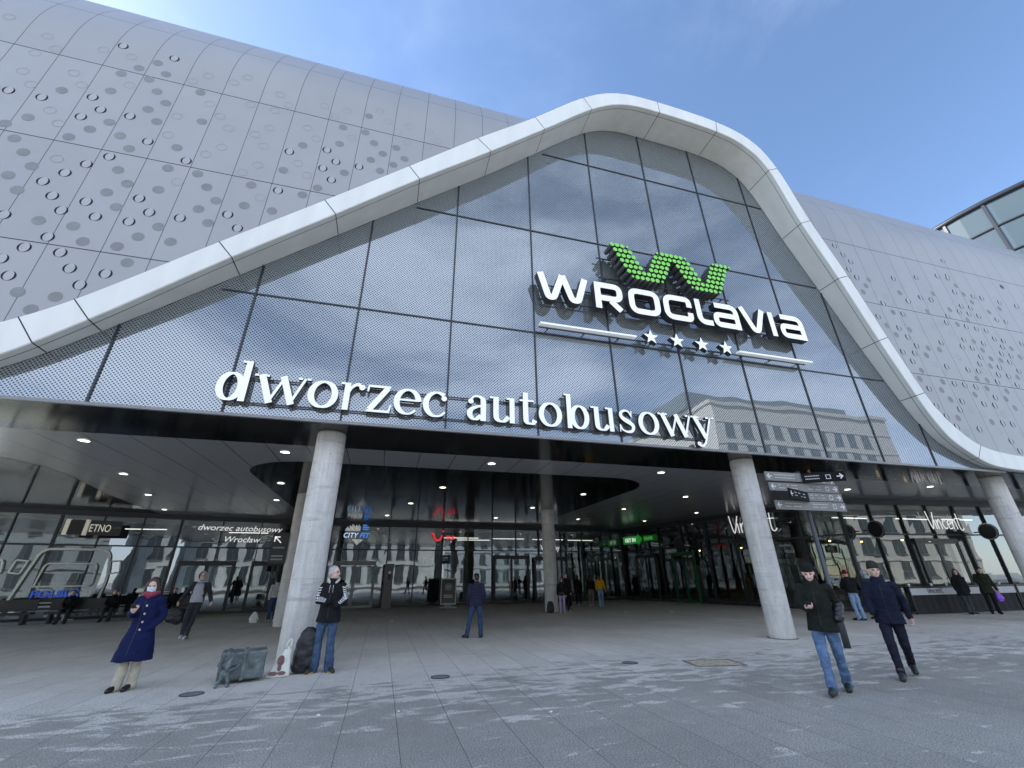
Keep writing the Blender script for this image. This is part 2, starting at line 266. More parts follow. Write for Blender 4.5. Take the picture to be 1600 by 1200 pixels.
# gable frame
INN = [(-16, 4.97), (-12.5, 4.97), (-10.4, 5.0), (-9.0, 5.14), (-7.87, 5.57), (-6.5, 6.65), (-4.24, 8.66), (-2.17, 10.51), (-.11, 12.34), (2.02, 14.21), (3.94, 16.0), (5.91, 17.81), (7.3, 18.52), (8.91, 18.62), (11.64, 18.52), (13.0, 18.08), (13.91, 17.02), (14.88, 14.49), (15.9, 12.01), (16.95, 9.47), (17.9, 7.4), (18.36, 6.61), (18.92, 5.94), (19.7, 5.48), (20.55, 5.15), (21.39, 5.03), (23, 4.97), (26, 4.97), (42, 4.97)]
INN = [(-22, 4.97)]+INN
OUT = [(-22, 5.42), (-16, 5.42), (-12.5, 5.42), (-10.5, 5.5), (-9.3, 5.75), (-8.3, 6.2), (-6.9, 7.1), (-4.6, 9.06), (-2.51, 10.93), (-.45, 12.78), (1.56, 14.67), (3.60, 16.5), (5.60, 18.38), (7.1, 19.15), (8.91, 19.28), (11.75, 19.18), (13.45, 18.6), (14.42, 17.27), (15.42, 14.75), (16.46, 12.24), (17.47, 9.68), (18.40, 7.56), (18.92, 6.85), (19.5, 6.35), (20.2, 5.93), (20.95, 5.72), (21.75, 5.62), (23.1, 5.55), (26, 5.52), (42, 5.52)]
YF = [9.95, 9.95, 9.92, 9.9, 9.86, 9.8, 9.7, 9.5, 9.4, 9.28, 9.22, 9.2, 9.15, 9.05, 9.0, 9.02, 9.04, 9.08, 9.25, 9.35, 9.5, 9.63, 9.7, 9.76, 9.82, 9.88, 9.92, 9.95, 9.97, 10.0]
def catmull(P, sub=8):
    o = []
    for i in range(len(P)-1):
        a, b, c, d = [Vector(P[max(0, min(len(P)-1, i+k))]) for k in (-1, 0, 1, 2)]
        for k in range(sub):
            t = k/sub; o.append(.5*((2*b)+(c-a)*t+(2*a-5*b+4*c-d)*t*t+(3*b-a-3*c+d)*t**3))
    o.append(Vector(P[-1])); return o
SUB = 8
CI = catmull([(x, z, f) for (x, z), f in zip(INN, YF)], SUB); CO = catmull([(x, z, f) for (x, z), f in zip(OUT, YF)], SUB)
f = MB(); rows = []
for a, b in zip(CI, CO):
    yf = a.z; d = Vector((b.x-a.x, b.y-a.y)); d.normalize(); e = .02
    rows.append([(a.x, YG-.01, a.y), (a.x, yf+e, a.y), (a.x+d.x*e, yf, a.y+d.y*e), (b.x-d.x*e, yf, b.y-d.y*e), (b.x, yf+e, b.y), (b.x, 13.6, b.y)])
for k in range(5): f.grid([[r_[k], r_[k+1]] for r_ in rows], 0, True)
# panel joints: across the band and one line along the underside
js = [5*SUB+4, 6*SUB, 7*SUB, 8*SUB, 9*SUB, 10*SUB, 11*SUB, 12*SUB, 14*SUB, 15*SUB, 17*SUB, 18*SUB, 19*SUB, 20*SUB, 21*SUB, 24*SUB+4, 27*SUB, 28*SUB, 28*SUB+4]
for k in js:
    a, b, a2, b2 = CI[k], CO[k], CI[k+1], CO[k+1]
    t = Vector((a2.x-a.x, a2.y-a.y)).normalized()*.011
    n = Vector((-t.y, t.x)).normalized()*-.003      # towards the glass side of the curve
    yf = a.z-.003
    f.face([(a.x-t.x, yf, a.y-t.y), (a.x+t.x, yf, a.y+t.y), (b.x+t.x, yf, b.y+t.y), (b.x-t.x, yf, b.y-t.y)], 1)
    f.face([(a.x-t.x+n.x, YG-.02, a.y-t.y+n.y), (a.x+t.x+n.x, YG-.02, a.y+t.y+n.y), (a.x+t.x+n.x, yf, a.y+t.y+n.y), (a.x-t.x+n.x, yf, a.y-t.y+n.y)], 1)
r2 = []
for i, a in enumerate(CI):
    b = CI[min(i+1, len(CI)-1)]; c = CI[max(i-1, 0)]; t = Vector((b.x-c.x, b.y-c.y)).normalized(); n = Vector((t.y, -t.x))*.003
    r2.append([(a.x+n.x, a.z+.17, a.y+n.y), (a.x+n.x, a.z+.185, a.y+n.y)])
f.grid(r2, 1, False)
f.build('gable_frame', [FRAME_M, GAP], mall)
rf = MB(); rf.grid([[(p.x, 13.58, p.y-.02), (p.x, 24, p.y-.02)] for p in CO[9*SUB:20*SUB]], 0, True); rf.build('gable_roof', FRAME_M, mall)
# glazed gable with dotted frit
def frit():
    m = bpy.data.materials.new('fritted_glass'); m.use_nodes = True; t = m.node_tree; b = t.nodes['Principled BSDF']; out = t.nodes['Material Output']; L = t.links.new
    c = N(t, 'ShaderNodeTexCoord'); sp = N(t, 'ShaderNodeSeparateXYZ'); L(c.outputs['Object'], sp.inputs[0])
    k = 2*pi/.082
    p = M(t, 'MULTIPLY', M(t, 'COSINE', M(t, 'MULTIPLY', sp.outputs[0], k)), M(t, 'COSINE', M(t, 'MULTIPLY', sp.outputs[2], k)))
    r = N(t, 'ShaderNodeMapRange'); L(p, r.inputs[0]); r.inputs[1].default_value = -.36; r.inputs[2].default_value = -.20; r.inputs[3].default_value = 0; r.inputs[4].default_value = 1
    d = r.outputs[0]
    cm = N(t, 'ShaderNodeMix', data_type='RGBA'); L(d, cm.inputs[0]); cm.inputs[6].default_value = (.004, .006, .010, 1); cm.inputs[7].default_value = (.21, .235, .24, 1); L(cm.outputs[2], b.inputs['Base Color'])
    b.inputs['Roughness'].default_value = .6; b.inputs['Specular IOR Level'].default_value = 0
    g = N(t, 'ShaderNodeBsdfGlossy'); g.inputs['Roughness'].default_value = 0.0; g.inputs['Color'].default_value = (.74, .82, .93, 1)
    n = N(t, 'ShaderNodeTexNoise'); n.inputs['Scale'].default_value = .55; n.inputs['Detail'].default_value = 1; L(c.outputs['Object'], n.inputs['Vector'])
    bp = N(t, 'ShaderNodeBump'); bp.inputs['Strength'].default_value = .22; bp.inputs['Distance'].default_value = .03; u = M(t, 'DIVIDE', M(t, 'ADD', sp.outputs[0], 6.23+24.63), 2.463); w_ = M(t, 'DIVIDE', M(t, 'ADD', sp.outputs[2], -.29), 3.94)
    def rnd(a, b_): return M(t, 'FRACT', M(t, 'MULTIPLY', M(t, 'SINE', M(t, 'ADD', M(t, 'MULTIPLY', M(t, 'FLOOR', u), a), M(t, 'MULTIPLY', M(t, 'FLOOR', w_), b_))), 4375.5))
    tilt = M(t, 'ADD', M(t, 'MULTIPLY', M(t, 'SUBTRACT', M(t, 'FRACT', u), .5), M(t, 'MULTIPLY', M(t, 'SUBTRACT', rnd(12.9, 78.2), .5), 3.2)), M(t, 'MULTIPLY', M(t, 'SUBTRACT', M(t, 'FRACT', w_), .5), M(t, 'MULTIPLY', M(t, 'SUBTRACT', rnd(39.3, 11.1), .5), 4.)))
    L(M(t, 'ADD', n.outputs[0], tilt), bp.inputs['Height']); L(bp.outputs[0], g.inputs['Normal'])
    fac = M(t, 'ADD', M(t, 'MULTIPLY', d, .18), .07)
    mx = N(t, 'ShaderNodeMixShader'); L(fac, mx.inputs[0]); L(b.outputs[0], mx.inputs[1]); L(g.outputs[0], mx.inputs[2]); L(mx.outputs[0], out.inputs[0])
    return m
FRIT = frit()
top = [p for p in CI if -10.4 <= p.x <= 22.0]
def ztop(x):
    for a, b in zip(top, top[1:]):
        if a.x <= x <= b.x: return a.y+(b.y-a.y)*(x-a.x)/max(1e-6, b.x-a.x)
    return 5.0
q = MB(); q.grid([[(p.x, YG, ZS+.04), (p.x, YG, max(p.y, ZS+.045))] for p in top], 0, False)
fg = q.build('glazed_gable', FRIT, mall)
mu = MB()
for k in range(-1, 12):
    x = -8.72+2.463*(k+0); x = -6.23+2.463*k
    if ztop(x) > 5.3: mu.box(x-.022, x+.022, YG-.03, YG-.002, ZS+.04, ztop(x)-.01)
def xr(z):
    xs = [p.x for p in top if p.y > z]; return min(xs), max(xs)
for z in (8.17, 12.13, 16.05):
    a, b = xr(z); mu.box(a, b, YG-.026, YG-.003, z-.02, z+.02)
mu.build('glazing_bar', MULL, fg)
ed = MB(); ed.box(-10.3, 21.9, YG-.05, YG+.03, ZS-.03, ZS+.035); ed.build('edge_trim', GREY, mall)
# soffit and ceiling
def ceil_mat(name, col, rough, fac, joints):
    m = bpy.data.materials.new(name); m.use_nodes = True; t = m.node_tree; b = t.nodes['Principled BSDF']; L = t.links.new
    c = N(t, 'ShaderNodeTexCoord'); sp = N(t, 'ShaderNodeSeparateXYZ'); L(c.outputs['Object'], sp.inputs[0])
    j = M(t, 'LESS_THAN', M(t, 'PINGPONG', M(t, 'ADD', sp.outputs[0], 41.6), 1.033/2), .010)
    jy = M(t, 'LESS_THAN', M(t, 'PINGPONG', M(t, 'ADD', sp.outputs[1], 1.2), 1.75), .005)
    j = M(t, 'MAXIMUM', j, M(t, 'MULTIPLY', jy, .6))
    v = M(t, 'SUBTRACT', 1., M(t, 'MULTIPLY', j, joints))
    s = N(t, 'ShaderNodeVectorMath', operation='SCALE'); s.inputs[0].default_value = col; L(v, s.inputs['Scale']); L(s.outputs[0], b.inputs['Base Color'])
    b.inputs['Roughness'].default_value = rough; b.inputs['Specular IOR Level'].default_value = fac
    n = N(t, 'ShaderNodeTexNoise'); n.inputs['Scale'].default_value = .8; L(c.outputs['Object'], n.inputs['Vector'])
    bp = N(t, 'ShaderNodeBump'); bp.inputs['Strength'].default_value = .12; bp.inputs['Distance'].default_value = .02; L(n.outputs[0], bp.inputs['Height']); L(bp.outputs[0], b.inputs['Normal'])
    return m
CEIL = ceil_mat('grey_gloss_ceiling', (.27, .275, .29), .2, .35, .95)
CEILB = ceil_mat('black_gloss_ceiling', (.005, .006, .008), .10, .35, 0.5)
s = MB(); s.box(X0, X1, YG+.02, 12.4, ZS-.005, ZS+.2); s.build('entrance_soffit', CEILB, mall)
s = MB(); s.box(X0, X1, 12.4, 59, ZS+.001, ZS+.2); ce = s.build('ceiling', CEIL, mall)
def rrect(x0, x1, y0, y1, r, n=10):
    P = []
    for cx, cy, a in ((x1-r, y0+r, -90), (x1-r, y1-r, 0), (x0+r, y1-r, 90), (x0+r, y0+r, 180)):
        P += [(cx+r*cos(radians(a+90*k/n)), cy+r*sin(radians(a+90*k/n))) for k in range(n+1)]
    return P
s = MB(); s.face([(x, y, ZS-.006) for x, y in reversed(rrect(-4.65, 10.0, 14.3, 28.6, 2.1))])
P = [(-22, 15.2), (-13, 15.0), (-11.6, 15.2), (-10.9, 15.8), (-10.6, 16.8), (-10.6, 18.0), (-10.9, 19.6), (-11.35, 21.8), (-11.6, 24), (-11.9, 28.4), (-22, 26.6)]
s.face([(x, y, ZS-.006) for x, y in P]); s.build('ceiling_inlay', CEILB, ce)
# ------------------------------------------------------------------ shopfronts under the canopy
SHOP = glass('shop_glass', (.78, .86, .90), (.005, .008, .010), .21, .30, .6, see=.62)
SHOPD = glass('shop_glass_dark', (.68, .74, .76), (.004, .005, .007), .15, .3, .6, see=.55)
def seg_mtx(a, b):
    a = Vector((a[0], a[1], 0)); b = Vector((b[0], b[1], 0)); x = (b-a).normalized(); n = Vector((x.y, -x.x, 0))   # n: out to the plaza
    return Matrix(((x.x, -n.x, 0, a.x), (x.y, -n.y, 0, a.y), (0, 0, 1, 0), (0, 0, 0, 1))), (b-a).length          # local y grows inwards
def shopfront(pts, bay, zt=3.3, glassm=None, thick=()):
    bars = MB(); panes = []
    for i in range(len(pts)-1):
        m, Lg = seg_mtx(pts[i], pts[i+1]); n = max(1, round(Lg/bay)); d = Lg/n
        for k in range(n+1):
            w_ = .05 if (k % 4) else .11
            bars.box(k*d-w_/2, k*d+w_/2, -.10, .02, .12, 4.72, 0, m)
        bars.box(0, Lg, -.12, .05, 0, .12, 0, m); bars.box(0, Lg, -.14, .05, 4.70, ZS-.008, 0, m); bars.box(0, Lg, -.07, .018, zt-.035, zt+.035, 0, m)
        for k in range(n):
            p = MB(); j = random.uniform(-.010, .010)
            for z0, z1 in ((.12, zt-.035), (zt+.035, 4.7)):
                p.face([m @ Vector(v) for v in ((k*d+.03, j, z0), ((k+1)*d-.03, -j, z0), ((k+1)*d-.03, -j*.5, z1), (k*d+.03, j*.6, z1))])
            panes.append(p)
    bo = bars.build('shopfront', MULL, mall)
    for p in panes: p.build('glass_pane', glassm or SHOP, bo)
    return bo
A, Bp, Cp, Dp = (-22, 25.75), (-10.9, 28.56), (-3.3, 30.2), (17.8, 31.75)
shopfront([A, Bp, Cp], 1.75)
shopfront([Cp, Dp], 1.77)
E1 = (21.1, 16.3)
shopfront([Dp, E1], 1.9, glassm=SHOPD)
shopfront([E1, (42, 14.55)], 1.75, glassm=SHOP)
def door(a, b, x0, x1, h, m_, leaves=2, pane=None, fm=GREY):
    mt, _ = seg_mtx(a, b); d = MB(); w_ = .07
    d.box(x0, x1, -.24, -.13, h-.13, h, 0, mt)
    for x in (x0, x1-w_): d.box(x, x+w_, -.24, -.13, 0, h-.13, 0, mt)
    n = leaves; lw = (x1-x0-2*w_)/n
    for k in range(n):
        a0 = x0+w_+k*lw
        for q in ((a0+.01, a0+.08, .02, h-.14), (a0+lw-.08, a0+lw-.01, .02, h-.14), (a0+.08, a0+lw-.08, .02, .16), (a0+.08, a0+lw-.08, h-.24, h-.14)):
            d.box(q[0], q[1], -.215, -.16, q[2], q[3], 0, mt)
    o = d.build('door', fm, mall)
    for k in range(n):
        a0 = x0+w_+k*lw; p = MB(); p.face([mt @ Vector(v) for v in ((a0+.08, -.19, .16), (a0+lw-.08, -.19, .16), (a0+lw-.08, -.19, h-.24), (a0+.08, -.19, h-.24))]); p.build('glass_pane', pane or SHOP, o)
        hx = a0+lw-.14 if k % 2 == 0 else a0+.14
        hd = MB(); hd.tube([mt @ Vector((hx, -.25, z)) for z in (.85, 1.35)], .015, 8); hd.box(hx-.012, hx+.012, -.25, -.2, .88, .9, 0, mt); hd.box(hx-.012, hx+.012, -.25, -.2, 1.3, 1.32, 0, mt); hd.build('handle', STEEL, o)
    return o
def along(a, b, X): return (X-a[0])/((b[0]-a[0]))*Vector((b[0]-a[0], b[1]-a[1])).length
door(Bp, Cp, along(Bp, Cp, -10.55), along(Bp, Cp, -7.95), 2.6, mall, 2, fm=BLACK)
door(Bp, Cp, along(Bp, Cp, -7.2), along(Bp, Cp, -5.0), 2.6, mall, 2, SHOPD, fm=BLACK)
door(Cp, Dp, along(Cp, Dp, -2.9), along(Cp, Dp, -.4), 2.62, mall, 2, fm=GREY)
door(Cp, Dp, along(Cp, Dp, 7.3), along(Cp, Dp, 9.9), 3.0, mall, 2, SHOPD, fm=DARK)
door(Cp, Dp, along(Cp, Dp, 10.3), along(Cp, Dp, 12.9), 2.9, mall, 3, fm=DARK)
LG = 15.79
door(Dp, E1, 1.6, 3.6, 3.0, mall, 2, SHOPD, fm=DARK); door(Dp, E1, 5.0, 6.9, 3.0, mall, 2, SHOPD, fm=mat('green_frame', (.01, .09, .03), .4))
door(E1, (42, 14.55), 3.6, 6.2, 3.1, mall, 2, fm=DARK)
# opaque backing so that the hall behind the glass stays dark
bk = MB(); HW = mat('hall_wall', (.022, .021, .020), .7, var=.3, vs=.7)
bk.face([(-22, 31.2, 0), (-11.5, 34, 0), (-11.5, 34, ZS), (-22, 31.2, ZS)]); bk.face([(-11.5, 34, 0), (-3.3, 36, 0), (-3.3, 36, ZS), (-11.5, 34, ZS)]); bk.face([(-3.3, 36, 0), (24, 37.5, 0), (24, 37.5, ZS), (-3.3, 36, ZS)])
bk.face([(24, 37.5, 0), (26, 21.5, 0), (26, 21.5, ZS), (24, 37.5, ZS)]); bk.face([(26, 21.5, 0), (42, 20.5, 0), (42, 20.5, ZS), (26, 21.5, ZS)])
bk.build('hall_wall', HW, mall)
PB = [mat('partition_'+str(i), c, .6, var=.2, vs=1.5) for i, c in enumerate(((.30, .29, .27), (.10, .13, .12), (.22, .15, .09), (.38, .38, .38), (.05, .09, .14)))]
# things inside: counters, racks and lamps glimpsed through the glass
SL = mat('strip_lamp', (1, 1, 1), .5, emit=(1, .97, .9), es=.55); WL = mat('warm_lamp', (1, .7, .3), .5, emit=(1, .62, .25), es=4)
for i, (x, y_, l_) in enumerate(((5.5, 33.6, 2.6), (9.2, 33.9, 2.6), (12.6, 34.2, 2.6), (15.6, 34.6, 2.2), (6.8, 35.4, 2.6), (-8.3, 31.6, 2.2), (-13.2, 30.2, 2.0), (24.2, 18.2, 2.4), (28.4, 17.9, 2.4), (31.5, 17.6, 2.4))):
    d = MB(); d.box(-l_/2, l_/2, -.06, .06, -.04, 0); o = d.build('strip_light', SL); o.location = (x, y_, 4.35); tag(o, ['strip light inside behind the travel agency glass', 'strip light inside above the main double doors', 'strip light inside right of the slim column', 'strip light inside near the bank corner', 'deeper strip light inside the main hall', 'strip light inside the left station hall', 'strip light inside behind the bus drawings', 'strip light inside the cafe at its left end', 'strip light inside the middle of the cafe', 'strip light inside the cafe at its right end'][i], 'strip light', 'strip lights inside the shops')
for i, (x, y_) in enumerate(((22.8, 18.6), (25.3, 18.8), (26.6, 17.6), (29.9, 18.4), (22.4, 24.5), (21.6, 27.6))):
    e = empty('pendant_lamp', (x, y_, 3.2), label=['warm pendant lamp in the cafe window left of the fingerpost head', 'second warm pendant lamp in the cafe', 'third warm pendant lamp in the cafe nearer the glass', 'warm pendant lamp at the right of the cafe', 'warm pendant lamp in the shop beside the bank', 'warm pendant lamp deep in the bank shop'][i], cat='pendant lamp', group='warm pendant lamps indoors')
    d = MB(); d.tube([(0, 0, 0), (0, 0, 1.7)], .008, 6); d.build('cord', BLACK, e); d = MB(); d.tube([(0, 0, 0), (0, 0, .08), (0, 0, .16)], [.14, .10, .03], 14); d.build('shade', BLACK, e); d = MB(); d.tube([(0, 0, -.06), (0, 0, -.01), (0, 0, .02)], [.03, .06, .03], 10); d.build('bulb', WL, e)
for i, (x, y_, w_, h_, mi, rz) in enumerate(((-16, 30.3, 2.2, 2.1, 3, .23), (-9.5, 32.6, 1.6, 2.3, 0, .2), (-6.2, 33.4, 2.0, 1.1, 2, .2), (.6, 33.6, 2.4, 2.4, 3, .05), (3.6, 34.4, 1.6, 3.0, 4, .05), (6.6, 34.9, 2.0, 1.2, 2, .05), (12.2, 35.0, 2.2, 2.6, 0, .05), (15.4, 34.8, 1.8, 2.2, 1, .05), (22.6, 30, 2.2, 2.2, 3, 1.4), (23.3, 26.5, 2.2, 1.3, 2, 1.4), (23.8, 22.6, 2.2, 2.4, 0, 1.4), (24.2, 19.4, 2.4, 1.2, 2, 0), (27.6, 19.2, 2.6, 2.2, 3, 0), (31.2, 18.9, 2.6, 1.2, 1, 0))):
    e = empty('shop_fitting', (x, y_, 0), rz, ['pale shelf unit far behind the bus drawings', 'pale rack inside the left station doors', 'brown counter inside the left station hall', 'pale tall display right of the glass double door', 'dark blue tall display behind the travel agency', 'brown counter behind the main glass', 'pale rack behind the right hand doors', 'green shelf unit near the bank corner', 'pale shelves in the bank shop', 'brown counter beside the bank shop', 'pale rack behind the round blade sign', 'brown cafe counter at the left', 'pale cafe back shelves', 'green cafe counter at the right'][i], 'shop fitting', 'shelves and counters indoors')
    d = MB(); d.box(-w_/2, w_/2, .2, .25, 0, h_); [d.box(-w_/2, w_/2, -.25, .2, z, z+.04) for z in [h_*k/4 for k in range(1, 5)]]; [d.box(x_, x_+.04, -.25, .2, 0, h_-.0) for x_ in (-w_/2-.04, w_/2)]; d.build('frame', PB[mi], e)
    rr = random.Random(i)
    for k in range(1, 4 if h_ > 1.5 else 2):
        for q in range(4):
            if rr.random() < .75:
                bw = w_/5.5; d = MB(); d.box(0, bw*(.6+.4*rr.random()), -.2, .1, 0, h_/4*(.4+.45*rr.random())); o = d.build('goods_box', PB[rr.randrange(5)], e); o.location = (-w_/2+.08+q*w_/4.1, 0, h_*k/4+.042)
# ------------------------------------------------------------------ concrete columns
def concrete():
    m = bpy.data.materials.new('cast_concrete'); m.use_nodes = True; t = m.node_tree; b = t.nodes['Principled BSDF']; L = t.links.new
    c = N(t, 'ShaderNodeTexCoord')
    def nz_(sc, st, det=7, r=.6):
        q = N(t, 'ShaderNodeMapping'); q.inputs['Scale'].default_value = st; L(c.outputs['Object'], q.inputs[0]); n = N(t, 'ShaderNodeTexNoise'); n.inputs['Scale'].default_value = sc; n.inputs['Detail'].default_value = det; n.inputs['Roughness'].default_value = r; L(q.outputs[0], n.inputs['Vector']); return n.outputs[0]
    def rg(v, a, b_, c0, c1):
        r = N(t, 'ShaderNodeMapRange'); L(v, r.inputs[0])
        for i, x in zip((1, 2, 3, 4), (a, b_, c0, c1)): r.inputs[i].default_value = x
        return r.outputs[0]
    v = M(t, 'MULTIPLY', rg(nz_(2, (1, 1, 1)), .3, .7, .86, 1.1), rg(nz_(3.5, (4, 4, .35)), .35, .7, .86, 1.08))
    v = M(t, 'MULTIPLY', v, rg(nz_(2.2, (.5, .5, 3.2)), .56, .68, 1., .74)); v = M(t, 'MULTIPLY', v, rg(nz_(40, (1, 1, 1), 3), .3, .7, .93, 1.06))
    v = M(t, 'MULTIPLY', v, rg(nz_(26, (1, 1, 1), 1), .70, .73, 1., .6))
    sp = N(t, 'ShaderNodeSeparateXYZ'); L(c.outputs['Object'], sp.inputs[0])
    ring = M(t, 'LESS_THAN', M(t, 'ABSOLUTE', M(t, 'SUBTRACT', sp.outputs[2], 1.62)), .006); v = M(t, 'MULTIPLY', v, M(t, 'SUBTRACT', 1., M(t, 'MULTIPLY', ring, .22)))
    s_ = N(t, 'ShaderNodeVectorMath', operation='SCALE'); s_.inputs[0].default_value = (.66, .65, .63); L(v, s_.inputs['Scale']); L(s_.outputs[0], b.inputs['Base Color'])
    b.inputs['Roughness'].default_value = .7
    bp = N(t, 'ShaderNodeBump'); bp.inputs['Strength'].default_value = .4; bp.inputs['Distance'].default_value = .006; L(nz_(30, (1, 1, .6), 4), bp.inputs['Height']); L(bp.outputs[0], b.inputs['Normal'])
    return m
CONC = concrete()
cm = MB(); cm.tube([(0, 0, 0), (0, 0, .02), (0, 0, 4.9), (0, 0, 4.947)], [.33, .34, .34, .325], 48)
c0 = None
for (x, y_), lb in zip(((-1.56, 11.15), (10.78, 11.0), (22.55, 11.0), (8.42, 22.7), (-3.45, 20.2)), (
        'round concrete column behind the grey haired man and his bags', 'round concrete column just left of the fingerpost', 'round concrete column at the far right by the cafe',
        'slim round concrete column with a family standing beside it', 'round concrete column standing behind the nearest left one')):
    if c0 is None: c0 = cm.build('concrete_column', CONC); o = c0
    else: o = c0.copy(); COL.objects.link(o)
    o.location = (x, y_, 0); o.rotation_euler.z = x*1.3; d = MB(); d.grid([[(r_*cos(2*pi*k/40), r_*sin(2*pi*k/40), .004) for k in range(40)] for r_ in (.38, .335)], 0, False, True); d.build('base_ring', DARK, o); tag(o, lb, 'column', 'concrete columns under the canopy')  # flat dark ring laid around each column foot
# ------------------------------------------------------------------ ceiling lights
LAMP = mat('lamp_face', (1, 1, 1), .5, emit=(1, .95, .86), es=2.2); RIM = mat('lamp_rim', (.3, .3, .3), .3, .7)
LP = [(-7.76, 13.19), (-8.78, 17.4), (-9.84, 21.75), (-11.01, 26.33), (-3.02, 13.21), (-4.01, 17.9), (-4.98, 22.08), (3.05, 13.19), (2.02, 17.45), (1.02, 21.79), (-.04, 26.5), (9.23, 13.1), (8.3, 17.7), (7.33, 22.0), (6.4, 26.4), (13.34, 17.35), (12.43, 21.5), (11.75, 26.15), (17.5, 22.04), (16.66, 26.3), (15.0, 13.1), (19.3, 14.2), (22.3, 12.9)]
ROWN = ['far left row', 'row left of the black ceiling inlay', 'middle row', 'row near the black inlay edge', 'row towards the bank sign', 'far right row']
def lamp_obj():
    e = empty('ceiling_light'); r_ = MB(); n = 20
    ri = [[(q*cos(2*pi*k/n), q*sin(2*pi*k/n), z) for k in range(n)] for q, z in ((.15, -.002), (.15, -.02), (.125, -.022), (.12, -.006))]
    r_.grid(ri, 0, True, True); r_.build('rim', RIM, e)
    d = MB(); d.disc((0, 0, -.010), .12, n, 0, (1, 0, 0), (0, -1, 0)); d.build('diffuser', LAMP, e); return e
l0 = lamp_obj()
order = ['nearest', 'second', 'third', 'fourth', 'fifth']
names = {}
for i, (x, y_) in enumerate(LP):
    o = l0 if i == 0 else copy_tree(l0); inl = (-4.65 < x < 10 and 14.3 < y_ < 28.6)
    o.location = (x, y_, ZS-(.008 if inl else 0))
    row = (0 if i < 4 else 1 if i < 7 else 2 if i < 11 else 3 if i < 15 else 4 if i < 18 else 5)
    idx = i-[0, 4, 7, 11, 15, 18][row]
    tag(o, f'small round ceiling downlight, {order[idx]} in the {ROWN[row]}', 'ceiling light', 'round downlights in the canopy ceiling')
# ------------------------------------------------------------------ stroke lettering
def ribbon(mb, pts, wid, y0, y1, m=0, ms=1, closed=False, sub=0):
    """flat stroke in the XZ plane, front face at y0, sides back to y1"""
    P = [Vector((p[0], p[1])) for p in pts]
    if sub:
        Q = []; n = len(P)
        for i in range(n if closed else n-1):
            if closed: a, b, c, d = [P[(i+k) % n] for k in (-1, 0, 1, 2)]
            else: a, b, c, d = [P[max(0, min(n-1, i+k))] for k in (-1, 0, 1, 2)]
            for k in range(sub):
                t = k/sub; Q.append(.5*((2*b)+(c-a)*t+(2*a-5*b+4*c-d)*t*t+(3*b-a-3*c+d)*t**3))
        if not closed: Q.append(P[-1])
        P = Q
    n = len(P); Ls = []; Rs = []
    for i, p in enumerate(P):
        if closed: a, b = P[i-1], P[(i+1) % n]
        else: a, b = P[max(0, i-1)], P[min(n-1, i+1)]
        t1 = (p-a); t2 = (b-p)
        if t1.length < 1e-9: t1 = t2
        if t2.length < 1e-9: t2 = t1
        t1.normalize(); t2.normalize(); t = (t1+t2)
        if t.length < 1e-6: t = t1.copy()
        t.normalize(); nn = Vector((-t.y, t.x)); c = max(.45, nn.dot(Vector((-t1.y, t1.x))))
        w_ = (wid(i/(n-1 if not closed else n), t) if callable(wid) else wid)/2/c
        Ls.append(p+nn*w_); Rs.append(p-nn*w_)
    rng = range(n if closed else n-1)
    for i in rng:
        j = (i+1) % n
        l0_, l1, r0, r1 = Ls[i], Ls[j], Rs[i], Rs[j]
        mb.face([(l0_.x, y0, l0_.y), (r0.x, y0, r0.y), (r1.x, y0, r1.y), (l1.x, y0, l1.y)], m)
        mb.face([(l0_.x, y0, l0_.y), (l1.x, y0, l1.y), (l1.x, y1, l1.y), (l0_.x, y1, l0_.y)], ms)
        mb.face([(r1.x, y0, r1.y), (r0.x, y0, r0.y), (r0.x, y1, r0.y), (r1.x, y1, r1.y)], ms)
    if not closed:
        for k in (0, n-1): mb.face([(Ls[k].x, y0, Ls[k].y), (Rs[k].x, y0, Rs[k].y), (Rs[k].x, y1, Rs[k].y), (Ls[k].x, y1, Ls[k].y)], ms)
SIGNW = mat('sign_white', (.86, .88, .90), .35, emit=(.9, .95, 1), es=.06)
SIGNB = mat('sign_side', (.035, .037, .042), .45)
ALU = mat('sign_aluminium', (.62, .64, .68), .3, .55)
